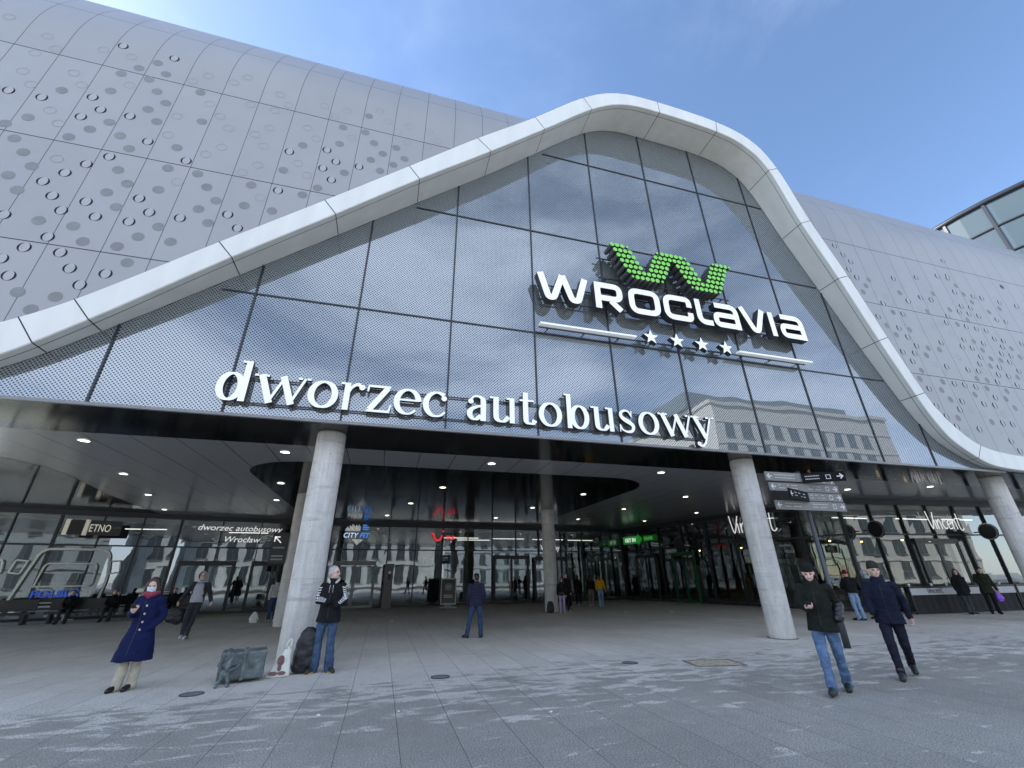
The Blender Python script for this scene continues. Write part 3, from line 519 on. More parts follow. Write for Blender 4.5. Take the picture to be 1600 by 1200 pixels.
# serif glyphs, unit = x-height
TK, TN = .205, .075
def vw(t_, t): return TN+(TK-TN)*abs(t.y)**1.3
def ell(cx, cy, rx, ry, a0=0, a1=360, n=28): return [(cx+rx*cos(radians(a0+(a1-a0)*k/n)), cy+ry*sin(radians(a0+(a1-a0)*k/n))) for k in range(n+(0 if abs(a1-a0) == 360 else 1))]
def glyph(ch):
    G = []
    st = lambda x, a, b: G.append(([(x, a), (x, b)], TK*.93, False, 0))
    sf = lambda x0, x1, z: G.append(([(x0, z), (x1, z)], .075, False, 0))
    if ch in 'd': G.append((ell(.37, .49, .30, .455), vw, True, 0)); st(.765, 0, 1.43); sf(.56, .67, 1.392)
    if ch in 'b': G.append((ell(.62, .49, .31, .455), vw, True, 0)); st(.19, 0, 1.43); sf(.0, .09, 1.392)
    if ch in 'o': G.append((ell(.47, .49, .375, .455), vw, True, 0))
    if ch in 'w':
        for x in (.21, .86): G.append(([(x, 1), (x+.37, .02)], TK, False, 0))
        G.append(([(.54, .03), (.88, .9)], .085, False, 0)); G.append(([(1.19, .03), (1.54, .97)], .085, False, 0)); sf(0, .11, .965); sf(.31, .44, .965); sf(1.32, 1.45, .965); sf(1.6, 1.72, .965)
    if ch in 'y':
        G.append(([(.2, 1), (.62, .05)], TK, False, 0)); G.append(([(.99, .97), (.60, -.02), (.50, -.2), (.36, -.30), (.22, -.27)], lambda u, t: .085+.05*max(0, u-.5), False, 5)); sf(.0, .1, .965); sf(.3, .42, .965); sf(.76, .9, .965); sf(1.04, 1.16, .965); G.append((ell(.2, -.22, .045, .045), .09, True, 0))
    if ch == 'r': st(.24, 0, 1); sf(.02, .145, .965); G.append(([(.3, .66), (.38, .84), (.52, .95), (.66, .94)], lambda u, t: .08+.05*u, False, 6)); G.append((ell(.71, .86, .05, .05), .1, True, 0))
    if ch == 'z': G.append(([(.03, .96), (.78, .96)], .085, False, 0)); G.append(([(.69, .93), (.13, .08)], TK*.95, False, 0)); G.append(([(.03, .043), (.79, .043)], .085, False, 0)); G.append(([(.05, .99), (.02, .74)], .06, False, 0)); G.append(([(.77, .0), (.82, .3)], .06, False, 0))
    if ch == 'e': G.append((ell(.47, .49, .375, .455, 4, 318, 36), lambda u, t: (TN+(TK-TN)*abs(t.y)**1.3)*(1 if u < .75 else max(.35, 1-(u-.75)*2.2)), False, 0)); G.append(([(.17, .55), (.78, .55)], .07, False, 0))
    if ch == 'c': G.append((ell(.48, .49, .385, .455, 50, 322, 32), lambda u, t: (TN+(TK-TN)*abs(t.y)**1.3)*(1 if u < .75 else max(.35, 1-(u-.75)*2.2)), False, 0)); G.append((ell(.74, .73, .05, .05), .1, True, 0))
    if ch == 'a': G.append(([(.17, .8), (.26, .93), (.4, .955), (.56, .9), (.63, .72), (.63, .0)], lambda u, t: TN+(TK-TN)*abs(t.y)**1.5 if u > .3 else .075, False, 6)); G.append(([(.55, .58), (.35, .52), (.17, .4), (.13, .22), (.24, .07), (.38, .06), (.54, .2)], vw, False, 6)); G.append((ell(.16, .74, .05, .05), .1, True, 0))
    if ch == 'u': G.append(([(.24, 1), (.24, .35), (.27, .14), (.4, .05), (.56, .07), (.72, .24)], vw, False, 6)); st(.86, 0, 1); sf(.0, .145, .965); sf(.64, .765, .965)
    if ch == 't': G.append(([(.26, 1.3), (.26, .3), (.3, .1), (.42, .05), (.54, .07), (.62, .2)], vw, False, 6)); sf(.02, .165, .965); sf(.355, .6, .965)
    if ch == 's': G.append(([(.62, .72), (.52, .9), (.36, .95), (.18, .86), (.16, .7), (.3, .56), (.5, .45), (.66, .3), (.6, .1), (.38, .045), (.18, .12), (.08, .3)], lambda u, t: .075+.12*max(0, 1-abs(u-.5)*2.6), False, 5)); G.append(([(.64, .95), (.62, .68)], .045, False, 0)); G.append(([(.07, .03), (.08, .34)], .045, False, 0))
    return G
SG = empty('bus_station_sign', (0, YG-.02, ZS), label='large white serif lettering dworzec autobusowy along the bottom of the glazed gable', cat='sign')
KF = 10.04/9.9; XH, BZ = .685*KF, 1.6+(5.165-1.6)*KF
for ch, x0 in zip('dworzecautobusowy', (-3.88, -3.2, -2.05, -1.38, -.77, -.14, .55, 1.62, 2.22, 3.0, 3.54, 4.27, 5.04, 5.84, 6.48, 7.13, 8.22)):
    mb = MB(); e = 0
    for pts, wd, cl, sb in glyph(ch):
        wf = (lambda W_: (lambda u, t: W_(u, t)*XH))(wd) if callable(wd) else wd*XH
        ribbon(mb, [(x0*KF+p[0]*XH, BZ+p[1]*XH-ZS) for p in pts], wf, 10.0-e-(YG-.02), 10.11-(YG-.02), 0, 1, cl, sb or 0); e += .0015
    mb.build('letter', [SIGNW, SIGNB], SG)
rl = MB()
for z in (BZ+.02, BZ+.62):
    rl.box(-3.5, 8.85, -.06, -.035, z-ZS-.016, z-ZS+.016)
for k in range(11): x = -3.2+1.19*k; rl.box(x-.012, x+.012, -.035, -.0, BZ+.01-ZS, BZ+.035-ZS); rl.box(x-.012, x+.012, -.035, -.0, BZ+.61-ZS, BZ+.635-ZS)
rl.build('mounting_rail', DARK, SG)
# mall name sign
MG = empty('mall_name_sign', (0, YG-.02, 8.2), label='illuminated mall name in silver block letters under a green dotted W emblem', cat='sign')
def rc(P, r=.16, n=5):
    """round the inner corners of a polyline"""
    P = [Vector(p) for p in P]; O = [P[0]]
    for i in range(1, len(P)-1):
        a, b, c = P[i-1], P[i], P[i+1]; rr = min(r, (a-b).length*.49, (c-b).length*.49)
        s_ = b+(a-b).normalized()*rr; e_ = b+(c-b).normalized()*rr
        for k in range(n+1):
            t = k/n; O.append(s_*(1-t)**2+b*2*t*(1-t)+e_*t*t)
    O.append(P[-1]); return [(p.x, p.y) for p in O]
SW = .205
NAME = [('W', [rc([(3.71, 10.08), (3.95, 9.21), (4.12, 9.21), (4.43, 10.08)], .09), rc([(4.43, 10.08), (4.72, 9.21), (4.92, 9.21), (5.18, 10.08)], .09)]),
        ('R', [[(5.6, 9.1), (5.6, 10.08)], rc([(5.7, 9.98), (6.36, 9.98), (6.36, 9.5), (5.7, 9.5)], .2), [(6.03, 9.42), (6.36, 9.1)]]),
        ('O', [rc([(7.25, 9.98), (6.78, 9.98), (6.78, 9.21), (7.71, 9.21), (7.71, 9.98), (7.2, 9.98)], .26)]),
        ('C', [rc([(8.93, 9.68), (8.93, 9.98), (8.05, 9.98), (8.05, 9.21), (8.93, 9.21), (8.93, 9.47)], .26)]),
        ('L', [rc([(9.29, 10.1), (9.29, 9.21), (9.78, 9.21)], .3)]),
        ('a', [rc([(9.97, 9.98), (10.8, 9.98), (10.8, 9.1)], .26), rc([(10.7, 9.21), (9.94, 9.21), (9.94, 9.6), (10.7, 9.6)], .17)]),
        ('V', [rc([(11.07, 10.1), (11.45, 9.21), (11.62, 9.21), (11.97, 10.1)], .09)]),
        ('I', [[(12.31, 9.1), (12.31, 10.08)]]),
        ('A', [rc([(12.75, 9.98), (13.62, 9.98), (13.62, 9.1)], .26), rc([(13.52, 9.21), (12.73, 9.21), (12.73, 9.6), (13.52, 9.6)], .17)])]
oy = YG-.02
for ch, strokes in NAME:
    mb = MB(); e = 0
    for st_ in strokes: ribbon(mb, [(a, b-8.2) for a, b in st_], SW, 9.74-e-oy, 10.0-oy, 0, 1); e += .0015
    mb.build('letter', [ALU if 0 else SIGNW, SIGNB], MG)
for a, b in ((3.68, 6.8), (10.6, 13.68)):
    mb = MB(); mb.box(a, b, 9.80-oy, 9.95-oy, .065, .125); mb.build('bar', [SIGNW], MG)
for x in (7.31, 8.25, 9.17, 10.1):
    mb = MB(); P = [(x+(.27 if k % 2 == 0 else .11)*sin(pi*k/5), 8.35-8.2+(.27 if k % 2 == 0 else .11)*cos(pi*k/5)) for k in range(10)]
    mb.face([(a, 9.8-oy, b) for a, b in reversed(P)])
    for k in range(10): a, b = P[k], P[(k+1) % 10]; mb.face([(a[0], 9.8-oy, a[1]), (b[0], 9.8-oy, b[1]), (b[0], 9.97-oy, b[1]), (a[0], 9.97-oy, a[1])], 1)
    mb.build('star', [SIGNW, SIGNB], MG)
rl = MB()
for z, a, b in ((9.3, 3.7, 13.7), (9.85, 3.7, 13.7), (8.3, 3.7, 13.6), (10.55, 5.85, 11.0), (11.35, 5.85, 11.0)):
    rl.box(a, b, 10.03-oy, 10.06-oy, z-8.2-.02, z-8.2+.02)
    for k in range(9): x = a+.3+(b-a-.6)*k/8; rl.box(x-.02, x+.02, 10.06-oy, -.005, z-8.2-.015, z-8.2+.015)
rl.build('mounting_rail', DARK, MG)
GREEN = mat('green_lens', (.20, .60, .09), .4, emit=(.18, .62, .08), es=.06); ROD = mat('rod_side', (.16, .165, .175), .35, .5)
EM = MB()
ROWS = {11.57: [(6.21, 3), (8.09, 5), (10.3, 3)], 11.37: [(6.3, 4), (7.81, 8), (10.04, 4)], 11.17: [(6.4, 4), (7.71, 4), (8.64, 4), (9.95, 4)], 10.97: [(6.5, 4), (7.62, 4), (8.75, 4), (9.86, 4)],
        10.77: [(6.6, 4), (7.54, 4), (8.85, 4), (9.77, 4)], 10.57: [(6.7, 8), (8.95, 8)], 10.37: [(6.98, 5), (9.23, 5)]}
def rod(x, z, r_):
    n = 14; z -= 8.2
    EM.grid([[(x+r_*cos(2*pi*k/n), yy-oy, z+r_*sin(2*pi*k/n)) for k in range(n)] for yy in (9.52, 9.98)], 1, True, True)
    EM.disc((x, 9.52-oy, z), r_, n, 0)
for z, runs in ROWS.items():
    for x, n in runs:
        for k in range(n): rod(x+.1828*k, z, .078)
for x, z in ((6.76, 11.57), (6.81, 10.37), (7.90, 10.37), (7.9, 11.57), (9.0, 11.57), (9.05, 10.37), (10.14, 10.37), (10.14, 11.57), (10.83, 11.57)): rod(x, z, .045)
EM.build('emblem', [GREEN, ROD], MG)
# ------------------------------------------------------------------ text helper (built-in font)
TMP = bpy.data.scenes.new('tmp')                         # small scratch scene: evaluating a modifier there is quick
def bake(o):
    TMP.collection.objects.link(o); TMP.view_layers[0].update(); dg = TMP.view_layers[0].depsgraph
    me = bpy.data.meshes.new_from_object(o.evaluated_get(dg)); bpy.data.objects.remove(o); return me
def text(name, s, size, mtx, m, parent=None, ext=.01, align='LEFT', shear=0., xs=1., bold=0., **k):
    c = bpy.data.curves.new(name, 'FONT'); c.body = s; c.size = size; c.extrude = ext; c.align_x = align; c.shear = shear; c.offset = bold; c.resolution_u = 3
    me = bake(bpy.data.objects.new(name, c))
    me.transform(Matrix.Diagonal((xs, 1, 1, 1))); me.materials.clear(); me.materials.append(m)
    o = bpy.data.objects.new(name, me); COL.objects.link(o)
    if parent: o.parent = parent
    o.matrix_local = mtx
    return tag(o, **k)
UP = Matrix.Rotation(pi/2, 4, 'X')                       # text stands up, facing -Y
def on_seg(a, b, x, z, out=.16):
    m_, L_ = seg_mtx(a, b); return m_ @ Matrix.Translation((x, -out, z)) @ UP
EW = mat('lit_white', (.9, .9, .9), .5, emit=(1, 1, 1), es=.14)
EBL = mat('lit_blue', (.05, .25, .9), .5, emit=(.08, .32, 1), es=.16); ELB = mat('lit_pale_blue', (.5, .7, 1), .5, emit=(.5, .72, 1), es=.25)
ERED = mat('lit_red', (.9, .03, .04), .5, emit=(1, .05, .06), es=.16); EGR = mat('lit_green', (.03, .35, .06), .5, emit=(.03, .42, .06), es=.08); EGD = mat('dim_green', (.01, .12, .03), .5, emit=(.01, .12, .02), es=.06)
def sgn(name, a, b, x, z, label):
    e = empty(name, label=label, cat='sign'); e.matrix_world = on_seg(a, b, x, z); return e
I4 = Matrix.Identity(4); T4 = lambda x, y, z=0: Matrix.Translation((x, y, z))
e = sgn('bus_station_door_sign', Bp, Cp, along(Bp, Cp, -10.15), 4.2, 'small white italic lettering dworzec autobusowy Wrocław above the left station doors')
text('lettering', 'dworzec autobusowy', .43, T4(0, 0), EW, e, shear=.22, xs=1.12); text('lettering', 'Wrocław', .43, T4(1.35, -.6), EW, e, shear=.22, xs=1.1)
e = sgn('fitness_club_sign', Cp, Dp, along(Cp, Dp, -2.6), 4.0, 'blue and white fitness club sign with striped skyline emblem on the back glass')
text('lettering', 'CITY', .42, T4(0, 0), ELB, e, shear=.2, xs=.95); text('lettering', 'FIT', .42, T4(.98, 0), EBL, e, shear=.2, bold=.012, xs=1.05)
mb = MB()
for k in range(12): h = (.16, .24, .2, .34, .3, .46, .38, .3, .4, .34, .42, .3)[k]; mb.box(.12+k*.075, .15+k*.075, .40, .40+h*.9, .0, .012)
for k in range(8): mb.box(.62+k*.075, .65+k*.075, -.13-(.06, .14, .22, .3, .28, .2, .14, .08)[k], -.09, 0, .012)
mb.build('emblem', EW, e); 
mb = MB()
for k, w_ in enumerate((.26, .4, .36)): mb.box(1.12, 1.12+w_, .72-k*.12, .79-k*.12, 0, .012)
mb.build('tagline', EBL, e)
e = sgn('travel_agency_sign', Cp, Dp, along(Cp, Dp, 3.0), 3.88, 'red lit travel agency sign with a smile emblem and letters TUI')
mb = MB()
def flat(mb, pts, wd, sub=6):     # stroke in the XY plane of a sign
    t = MB(); ribbon(t, pts, wd, 0, .02, 0, 0, False, sub)
    for f_ in t.f: mb.face([(t.v[i][0], t.v[i][2], .02-t.v[i][1]) for i in f_])
flat(mb, [(-.05, .42), (.1, .42), (.15, .22), (.32, .04), (.55, .1), (.66, .36)], .11); mb.disc((.72, .62, .012), .07, 12, 0, (1, 0, 0), (0, 1, 0)); mb.build('emblem', ERED, e); text('lettering', 'TUI', .36, T4(.95, .08), ERED, e, bold=.012)
e = sgn('welcome_sign', Cp, Dp, along(Cp, Dp, 11.0), 3.36, 'white lettering Witamy partly hidden by the slim far column')
text('lettering', 'Witamy', .52, T4(-.15, 0), EW, e, xs=.9)
e = sgn('bank_sign', Dp, E1, .6, 4.02, 'green arrow shaped bank sign with white letters GET IN'); BS_ = Matrix.Diagonal((.66, .72, 1, 1)); e.matrix_world = e.matrix_world @ BS_
mb = MB(); mb.face([(-.3, -.32, 0), (2.15, -.32, 0), (2.15, -.55, 0), (2.85, .07, 0), (2.15, .62, 0), (2.15, .42, 0), (-.3, .42, 0)]); mb.face([(3.0, -.2, 0), (5.0, -.2, 0), (5.2, .1, 0), (5.0, .36, 0), (3.0, .36, 0)], 1); mb.build('panel', [EGR, EGD], e)
text('lettering', 'GET IN', .5, T4(.05, -.12, .02), EW, e, bold=.014, xs=1.12); text('lettering', 'BANK', .48, T4(3.15, -.1, .02), mat('lit_grass', (.1, .5, .1), .5, emit=(.08, .45, .08), es=.12), e, bold=.01, xs=1.05)
def cursive(e, s, m, name='lettering'):
    """handwritten cafe name"""
    P = {'V': [[(0, .95), (.17, .02), (.48, .9)]], 'i': [[(0, .5), (.03, 0)], [(.0, .68), (.01, .72)]], 'n': [[(0, .5), (.02, 0)], [(.02, .3), (.14, .5), (.24, .42), (.26, 0)]], 'c': [[(.28, .42), (.15, .5), (.02, .26), (.12, .03), (.3, .08)]],
         'e': [[(.02, .25), (.28, .32), (.18, .5), (.03, .3), (.1, .03), (.32, .08)]], 't': [[(.1, .85), (.08, .1), (.2, -.06), (.34, .06)], [(-.08, .58), (.3, .56)]]}
    x = 0; mb = MB()
    for ch, ad in zip(s, (.42, .16, .38, .36, .38, .38, .4)):
        for st_ in P[ch]: flat(mb, [(x+a, b) for a, b in st_], .05, 5)
        x += ad
    return mb.build(name, m, e)
FR = (42, 14.55)
e = sgn('cafe_sign', E1, FR, 4.95, 3.55, 'white handwritten cafe name Vincent on the glass beside the far right column'); o = cursive(e, 'Vincent', EW); o.scale = (.85, .9, 1)
e = sgn('cafe_sign', Dp, E1, 9.9, 3.8, 'white handwritten cafe name half hidden behind the right hand concrete column'); o = cursive(e, 'Vincent', EW); o.scale = (1.15, 1.05, 1)
# projecting lollipop signs and flag signs
def lollipop(a, b, x, z, label):
    e = empty('round_blade_sign', label=label, cat='sign', group='round blade signs on the shop glass'); m_, _ = seg_mtx(a, b); e.matrix_world = m_ @ T4(x, -.12, z)
    n = 28; d = MB(); d.grid([[(xx, -.62+.38*cos(2*pi*k/n), .38*sin(2*pi*k/n)) for k in range(n)] for xx in (-.05, .05)], 0, True, True, True); d.build('disc', BLACK, e)
    r_ = MB(); r_.grid([[(-.055, -.62+q*cos(2*pi*k/n), q*sin(2*pi*k/n)) for k in range(n)] for q in (.34, .39)], 0, False, True); r_.build('rim', STEEL, e)
    b_ = MB(); b_.beam((0, 0, 0), (0, -.25, 0), .05, .05); b_.build('bracket', BLACK, e)
lollipop(E1, FR, .95, 3.45, 'round black blade sign with pale rim left of the handwritten cafe name'); lollipop(E1, FR, 7.6, 3.4, 'round black blade sign near the far right column'); lollipop(Dp, E1, 6.3, 3.45, 'small round black blade sign beside the bank shop')
e = empty('restaurant_flag_sign', label='black projecting box sign with white letters ETNO high at the far left', cat='sign'); m_, _ = seg_mtx(A, Bp); e.matrix_world = m_ @ T4(7.9, -.5, 4.05) @ Matrix.Scale(.8, 4)
d = MB(); d.box(-.9, -.2, -.7, -.5, -.42, .42); d.build('box', BLACK, e)
WE = mat('warm_edge', (.5, .48, .42), .5, emit=(.9, .85, .7), es=.06)
for a_, b__ in ((-1.1, -.9), (-.2, -.03)): d = MB(); d.box(a_, b__, -.72, -.48, -.44, .46); d.build('light_edge', WE, e)
d = MB(); d.box(.0, 1.55, -.62, -.56, -.42, .44); d.build('panel', DARK, e); text('lettering', 'ETNO', .62, T4(.03, -.63, -.22) @ UP, mat('cream_letters', (.7, .7, .62), .5, emit=(.8, .8, .7), es=.1), e, xs=.62); text('lettering', 'CAFE', .14, T4(1.17, -.63, .0) @ UP, GREY, e)
e = empty('direction_panel', (-4.05, 20.0, 2.2), label='small dark direction panel with white arrow on the second left column', cat='sign')
d = MB(); d.box(-.3, .3, -.03, .03, 0, 1.15); d.build('panel', BLACK, e); d = MB(); flat(d, [(-.12, -.1), (.12, .12)], .04, 0); flat(d, [(-.12, .08), (-.12, -.1), (.06, -.1)], .04, 0); o = d.build('arrow', EW, e); o.matrix_local = T4(-.08, -.04, .88) @ UP @ Matrix.Diagonal((1, -1, 1, 1))
d = MB(); [d.box(-.22, .2, -.04, -.031, z, z+.06) for z in (.12, .24, .55)]; d.build('lines', GREY, e)
# bus drawings on the far left glass
PALE = mat('glass_film_pale', (.72, .80, .76), .6); BLUE = mat('glass_film_blue', (.03, .1, .5), .5, emit=(.03, .1, .6), es=.1)
for i, (x, lb) in enumerate(((3.25, 'pale bus front drawing with blue coach company letters nearest the left picture edge'), (7.5, 'pale bus front drawing with blue coach company letters behind the woman in blue'))):
    e = sgn('bus_decal', A, Bp, x, 0.3, lb); d = MB()
    flat(d, rc([(-1.75, -.1), (-1.35, 1.9), (-1.15, 2.8), (1.35, 2.8), (1.6, 1.5), (1.5, .3)], .35), .10, 0)
    flat(d, rc([(-.95, 1.15), (-.85, 2.15), (1.05, 2.15), (1.1, 1.15), (-1.0, 1.15)], .2), .07, 0)
    for sx in (-1, 1): flat(d, rc([(sx*1.45, 2.25), (sx*1.9, 2.3), (sx*2.0, 1.75), (sx*1.6, 1.7), (sx*1.5, 2.25)], .08), .06, 0)
    flat(d, [(-.9, .45), (1.0, .45)], .05, 0); flat(d, [(-.9, .3), (1.0, .3)], .05, 0); flat(d, [(-.2, -.1), (.5, -.1), (.5, -.3), (.9, -.3)], .07, 0)
    for sx in (-1.15, 1.2): d.disc((sx, .38, .012), .14, 14, 0, (1, 0, 0), (0, 1, 0))
    d.build('outline', PALE, e); text('lettering', 'POLBUS', .42, T4(-.95, .68, .01), BLUE, e, xs=1.15, bold=.008)
# A-board, intercom pillar
e = empty('pavement_sign', (3.95, 28.2, 0), -.1, 'black A-board with cream frame and round emblem standing before the glass', 'sign')
d = MB(); mt_ = Matrix.Rotation(radians(-7), 4, 'X'); d.box(-.42, .42, -.03, .03, .22, 1.55, 0, mt_); d.build('panel', BLACK, e)
d = MB(); [d.box(*q, 0, mt_) for q in ((-.46, -.41, -.04, .04, .18, 1.6), (.41, .46, -.04, .04, .18, 1.6), (-.41, .41, -.04, .04, .18, .24), (-.41, .41, -.04, .04, 1.54, 1.6))]; d.build('frame', mat('cream_frame', (.6, .58, .5), .5), e)
d = MB(); d.box(-.5, .5, -.3, .3, 0, .08); d.box(-.2, .2, -.1, .1, .08, .2); d.build('foot', GREY, e)
d = MB(); [d.face([mt_ @ Vector((q*cos(2*pi*(k+j)/24), -.036, 1.12+q*sin(2*pi*(k+j)/24))) for q, j in ((.19, 0), (.19, 1), (.165, 1), (.165, 0))]) for k in range(24)]; [d.box(-.12, .12, -.037, -.035, z, z+.035, 0, mt_) for z in (1.04, 1.11, 1.18)]; d.build('emblem', mat('cream_mark', (.7, .68, .6), .5), e); d = MB(); [d.box(-.25, .25, -.037, -.035, z, z+.04, 0, mt_) for z in (.55, .65)]; d.build('lettering', mat('cream_print', (.7, .68, .6), .5), e)
e = empty('intercom_pillar', (.38, 29.6, 0), .05, 'tall dark grey intercom pillar right of the glass double door', 'pillar')
d = MB(); d.box(-.22, .3, -.12, .12, 0, 2.45); d.build('body', mat('pillar_grey', (.12, .115, .11), .4, .3), e); d = MB(); d.box(0, .16, -.14, -.12, 1.55, 1.85); d.build('screen', BLACK, e); d = MB(); d.box(.01, .15, -.145, -.12, 1.88, 2.02); d.build('reader', WHITE, e)
# ------------------------------------------------------------------ fingerpost
e = empty('fingerpost', (10.72, 9.1, 0), label='tall dark fingerpost with stacked grey direction boards and white arrows', cat='signpost')
POSTM = mat('post_grey', (.07, .075, .085), .4, .4, var=.1); BRD = mat('board_grey', (.20, .20, .198), .5, var=.05); BRB = mat('board_black', (.006, .0065, .008), .75, spec=.2); TXT = mat('board_print', (.8, .8, .8), .5); TXG = mat('board_print_grey', (.5, .5, .5), .5)
d = MB(); d.tube([(0, 0, 0), (0, 0, .95), (0, 0, 1.0), (0, 0, 4.12)], [.075, .075, .055, .05], 20); d.tube([(0, 0, 4.12), (0, 0, 4.15)], [.06, .06], 20); d.build('pole', POSTM, e)
def board(z0, z1, xa, xb, ang, m_, arrows, lines=2, dy=-.075):
    mt = Matrix.Rotation(ang, 4, 'Z'); b_ = MB(); b_.box(xa, xb, dy-.018, dy+.018, z0, z1, 0, mt); o = b_.build('board', m_, e)
    l = MB()
    def st_(P, wd=.024): ribbon_(l, P, wd)
    def ribbon_(l, P, wd):
        t = MB(); ribbon(t, P, wd, dy-.020, dy-.0185, 0, 0)
        for f_ in t.f: l.face([mt @ Vector(t.v[i]) for i in f_])
    zc = (z0+z1)/2
    for s_ in arrows:
        ax = xb-.12 if s_ > 0 else xa+.12
        st_([(ax-.075*s_, zc), (ax+.06*s_, zc)]); st_([(ax, zc+.065), (ax+.065*s_, zc), (ax, zc-.065)])
        ix = ax-.27*s_
        if s_ > 0: st_([(ix-.05, zc-.05), (ix-.05, zc+.05), (ix+.05, zc+.05), (ix+.05, zc-.05), (ix-.05, zc-.05)], .012)
    l.build('arrow', TXT, o)
    g_ = MB()
    for s_ in arrows:
        for k in range(lines):
            zz = zc+.045-.075*k; x_ = (.12 if s_ > 0 else xa+.3); ln = (xb-.55-.12 if s_ > 0 else -.15-xa-.3)
            n = 9; cw = ln/n; rr = random.Random(k+int(z0*10))
            for q in range(n):
                if rr.random() < .8: g_.face([mt @ Vector(v) for v in ((x_+q*cw*.9, dy-.0195, zz-.012), (x_+q*cw*.9+cw*.7, dy-.0195, zz-.012), (x_+q*cw*.9+cw*.7, dy-.0195, zz+.012), (x_+q*cw*.9, dy-.0195, zz+.012))])
    if g_.f: g_.build('lettering', TXG, o)
board(3.86, 4.09, -1.2, 0.02, 0, BRD, (-1,)); board(3.83, 4.03, .04, 1.12, 0, BRD, (1,))
board(3.60, 3.81, -1.15, 1.18, 0, BRD, (-1, 1)); board(3.37, 3.58, .06, 1.22, 0, BRD, (1,)); board(3.12, 3.35, -1.1, 1.25, 0, BRD, (-1, 1))
board(3.82, 4.08, .05, 1.05, radians(-33), BRB, (1,), dy=-.1); board(3.33, 3.58, -1.2, -.03, radians(22), BRB, (-1,), dy=-.1)
# ------------------------------------------------------------------ planter screens with cafe banners
BANW = mat('banner_white', (.55, .56, .58), .6, var=.05); BANB = mat('banner_black', (.012, .012, .016), .75, var=.3, bump=.5, bs=25)
for i, (x, lb) in enumerate(((21.65, 'black cafe windbreak with white Vincent strip, left one'), (24.9, 'black cafe windbreak behind the woman with white trainers and the man with purple bag'), (28.1, 'black cafe windbreak with white strip at the right picture edge'))):
    e = empty('cafe_windbreak', (x, 14.75-.1*i, 0), -.04, lb, 'windbreak', 'cafe windbreaks')
    d = MB(); n = 24
    d.grid([[(2.95*k/n, .02*sin(k*1.9)+.01*sin(k*.7)+dy, z) for k in range(n+1)] for z, dy in ((.03, 0), (.4, .015), (.72, 0))], 0, True); d.build('fabric', BANB, e)
    d = MB(); d.box(0, 2.95, -.02, .02, .72, .98); d.build('strip', BANW, e)
    d = MB(); [d.box(q, q+.05, -.03, .03, 0, 1.06) for q in (-.06, 2.96)]; d.box(-.06, 3.0, -.03, .03, 1.0, 1.06); d.box(0, 2.95, .03, .5, 1.0, 1.04); d.build('frame', BLACK, e)
    o = cursive(e, 'Vincent', BLACK); o.matrix_local = T4(.9, -.045, .79) @ UP @ Matrix.Diagonal((.36, .26, .3, 1))
# cups and a small conifer on the ledge
for i, x in enumerate((22.0, 23.3, 24.2, 27.6)):
    d = MB(); d.tube([(0, 0, 0), (0, 0, .02), (0, 0, .11)], [.035, .04, .055], 12); d.tube([(0, 0, .11), (0, 0, .12)], [.058, .05], 12)
    o = d.build('paper_cup', WHITE); o.location = (x, 14.95-.03*i, 1.04); tag(o, ('small white cup on the windbreak ledge above the Vincent lettering', 'small white cup on the ledge left of the person in black', 'small white cup on the ledge right of the person in black', 'small white cup on the ledge by the far right column')[i], 'cup', 'cups on the cafe ledge')
# ------------------------------------------------------------------ ground details
IRON = mat('cast_iron', (.22, .22, .215), .6, .2, var=.35, vs=20, bump=.6, bs=80)
for (x, y_), r_, lb in (((-2.65, 9.05), .15, 'round iron cover in the paving in front of the bronze suitcase'), ((1.19, 9.04), .15, 'round iron cover in the paving at centre'), ((5.01, 9.12), .14, 'round iron cover in the paving left of the square hatch')):
    e = empty('manhole_cover', (x, y_, 0), label=lb, cat='manhole cover', group='round covers in the paving')
    d = MB(); d.disc((0, 0, .005), r_, 32, 0, (1, 0, 0), (0, 1, 0)); d.build('lid', IRON, e)
    d = MB(); n = 32; d.grid([[(q*cos(2*pi*k/n), q*sin(2*pi*k/n), z) for k in range(n)] for q, z in ((r_+.018, .002), (r_+.017, .009), (r_+.004, .009), (r_+.002, .005))], 0, False, True); d.build('ring', mat('iron_ring', (.05, .05, .05), .6, .3), e)
e = empty('paved_hatch', (6.55, 8.55, 0), radians(-10), 'square access hatch with sand coloured infill and dark rim', 'hatch')
d = MB(); d.face([(-.46, -.3, .006), (.46, -.3, .006), (.46, .3, .006), (-.46, .3, .006)]); d.build('infill', mat('sandy_infill', (.46, .38, .28), .8, var=.35, vs=9), e)
d = MB(); [d.box(*q, .001, .012) for q in ((-.5, .5, -.34, -.3), (-.5, .5, .3, .34), (-.5, -.46, -.3, .3), (.46, .5, -.3, .3))]; d.build('rim', IRON, e)
for i, (x, y_, s_) in enumerate(((.6, 20.6, .05), (1.1, 18.9, .03), (11.6, 21.0, .05), (13.6, 20.2, .09), (8.5, 16.8, .03), (2.3, 6.4, .02), (-.6, 7.2, .022), (.4, 7.05, .018))):
    d = MB(); n = 7; rr = random.Random(i); P = [(s_*(1+.5*rr.random())*cos(2*pi*k/n), s_*.7*(1+.5*rr.random())*sin(2*pi*k/n)) for k in range(n)]
    d.grid([[(a, b, .002) for a, b in P], [(a*.8, b*.8, .012+s_*.2) for a, b in P]], 0, True, True, True)
    o = d.build('paper_scrap', WHITE); o.location = (x, y_, 0); tag(o, ['crumpled white paper scrap right of the glass double door', 'tiny white paper scrap nearer than the one by the double door', 'white paper scrap ahead of the yellow jacket', 'larger white paper scrap before the bank shop', 'tiny white speck of litter in the middle of the hall floor', 'tiny pale speck on the wet slabs at front centre', 'tiny pale speck on wet slabs left of front centre', 'tiny pale speck on wet slabs between two others'][i], 'litter', 'scraps of litter')
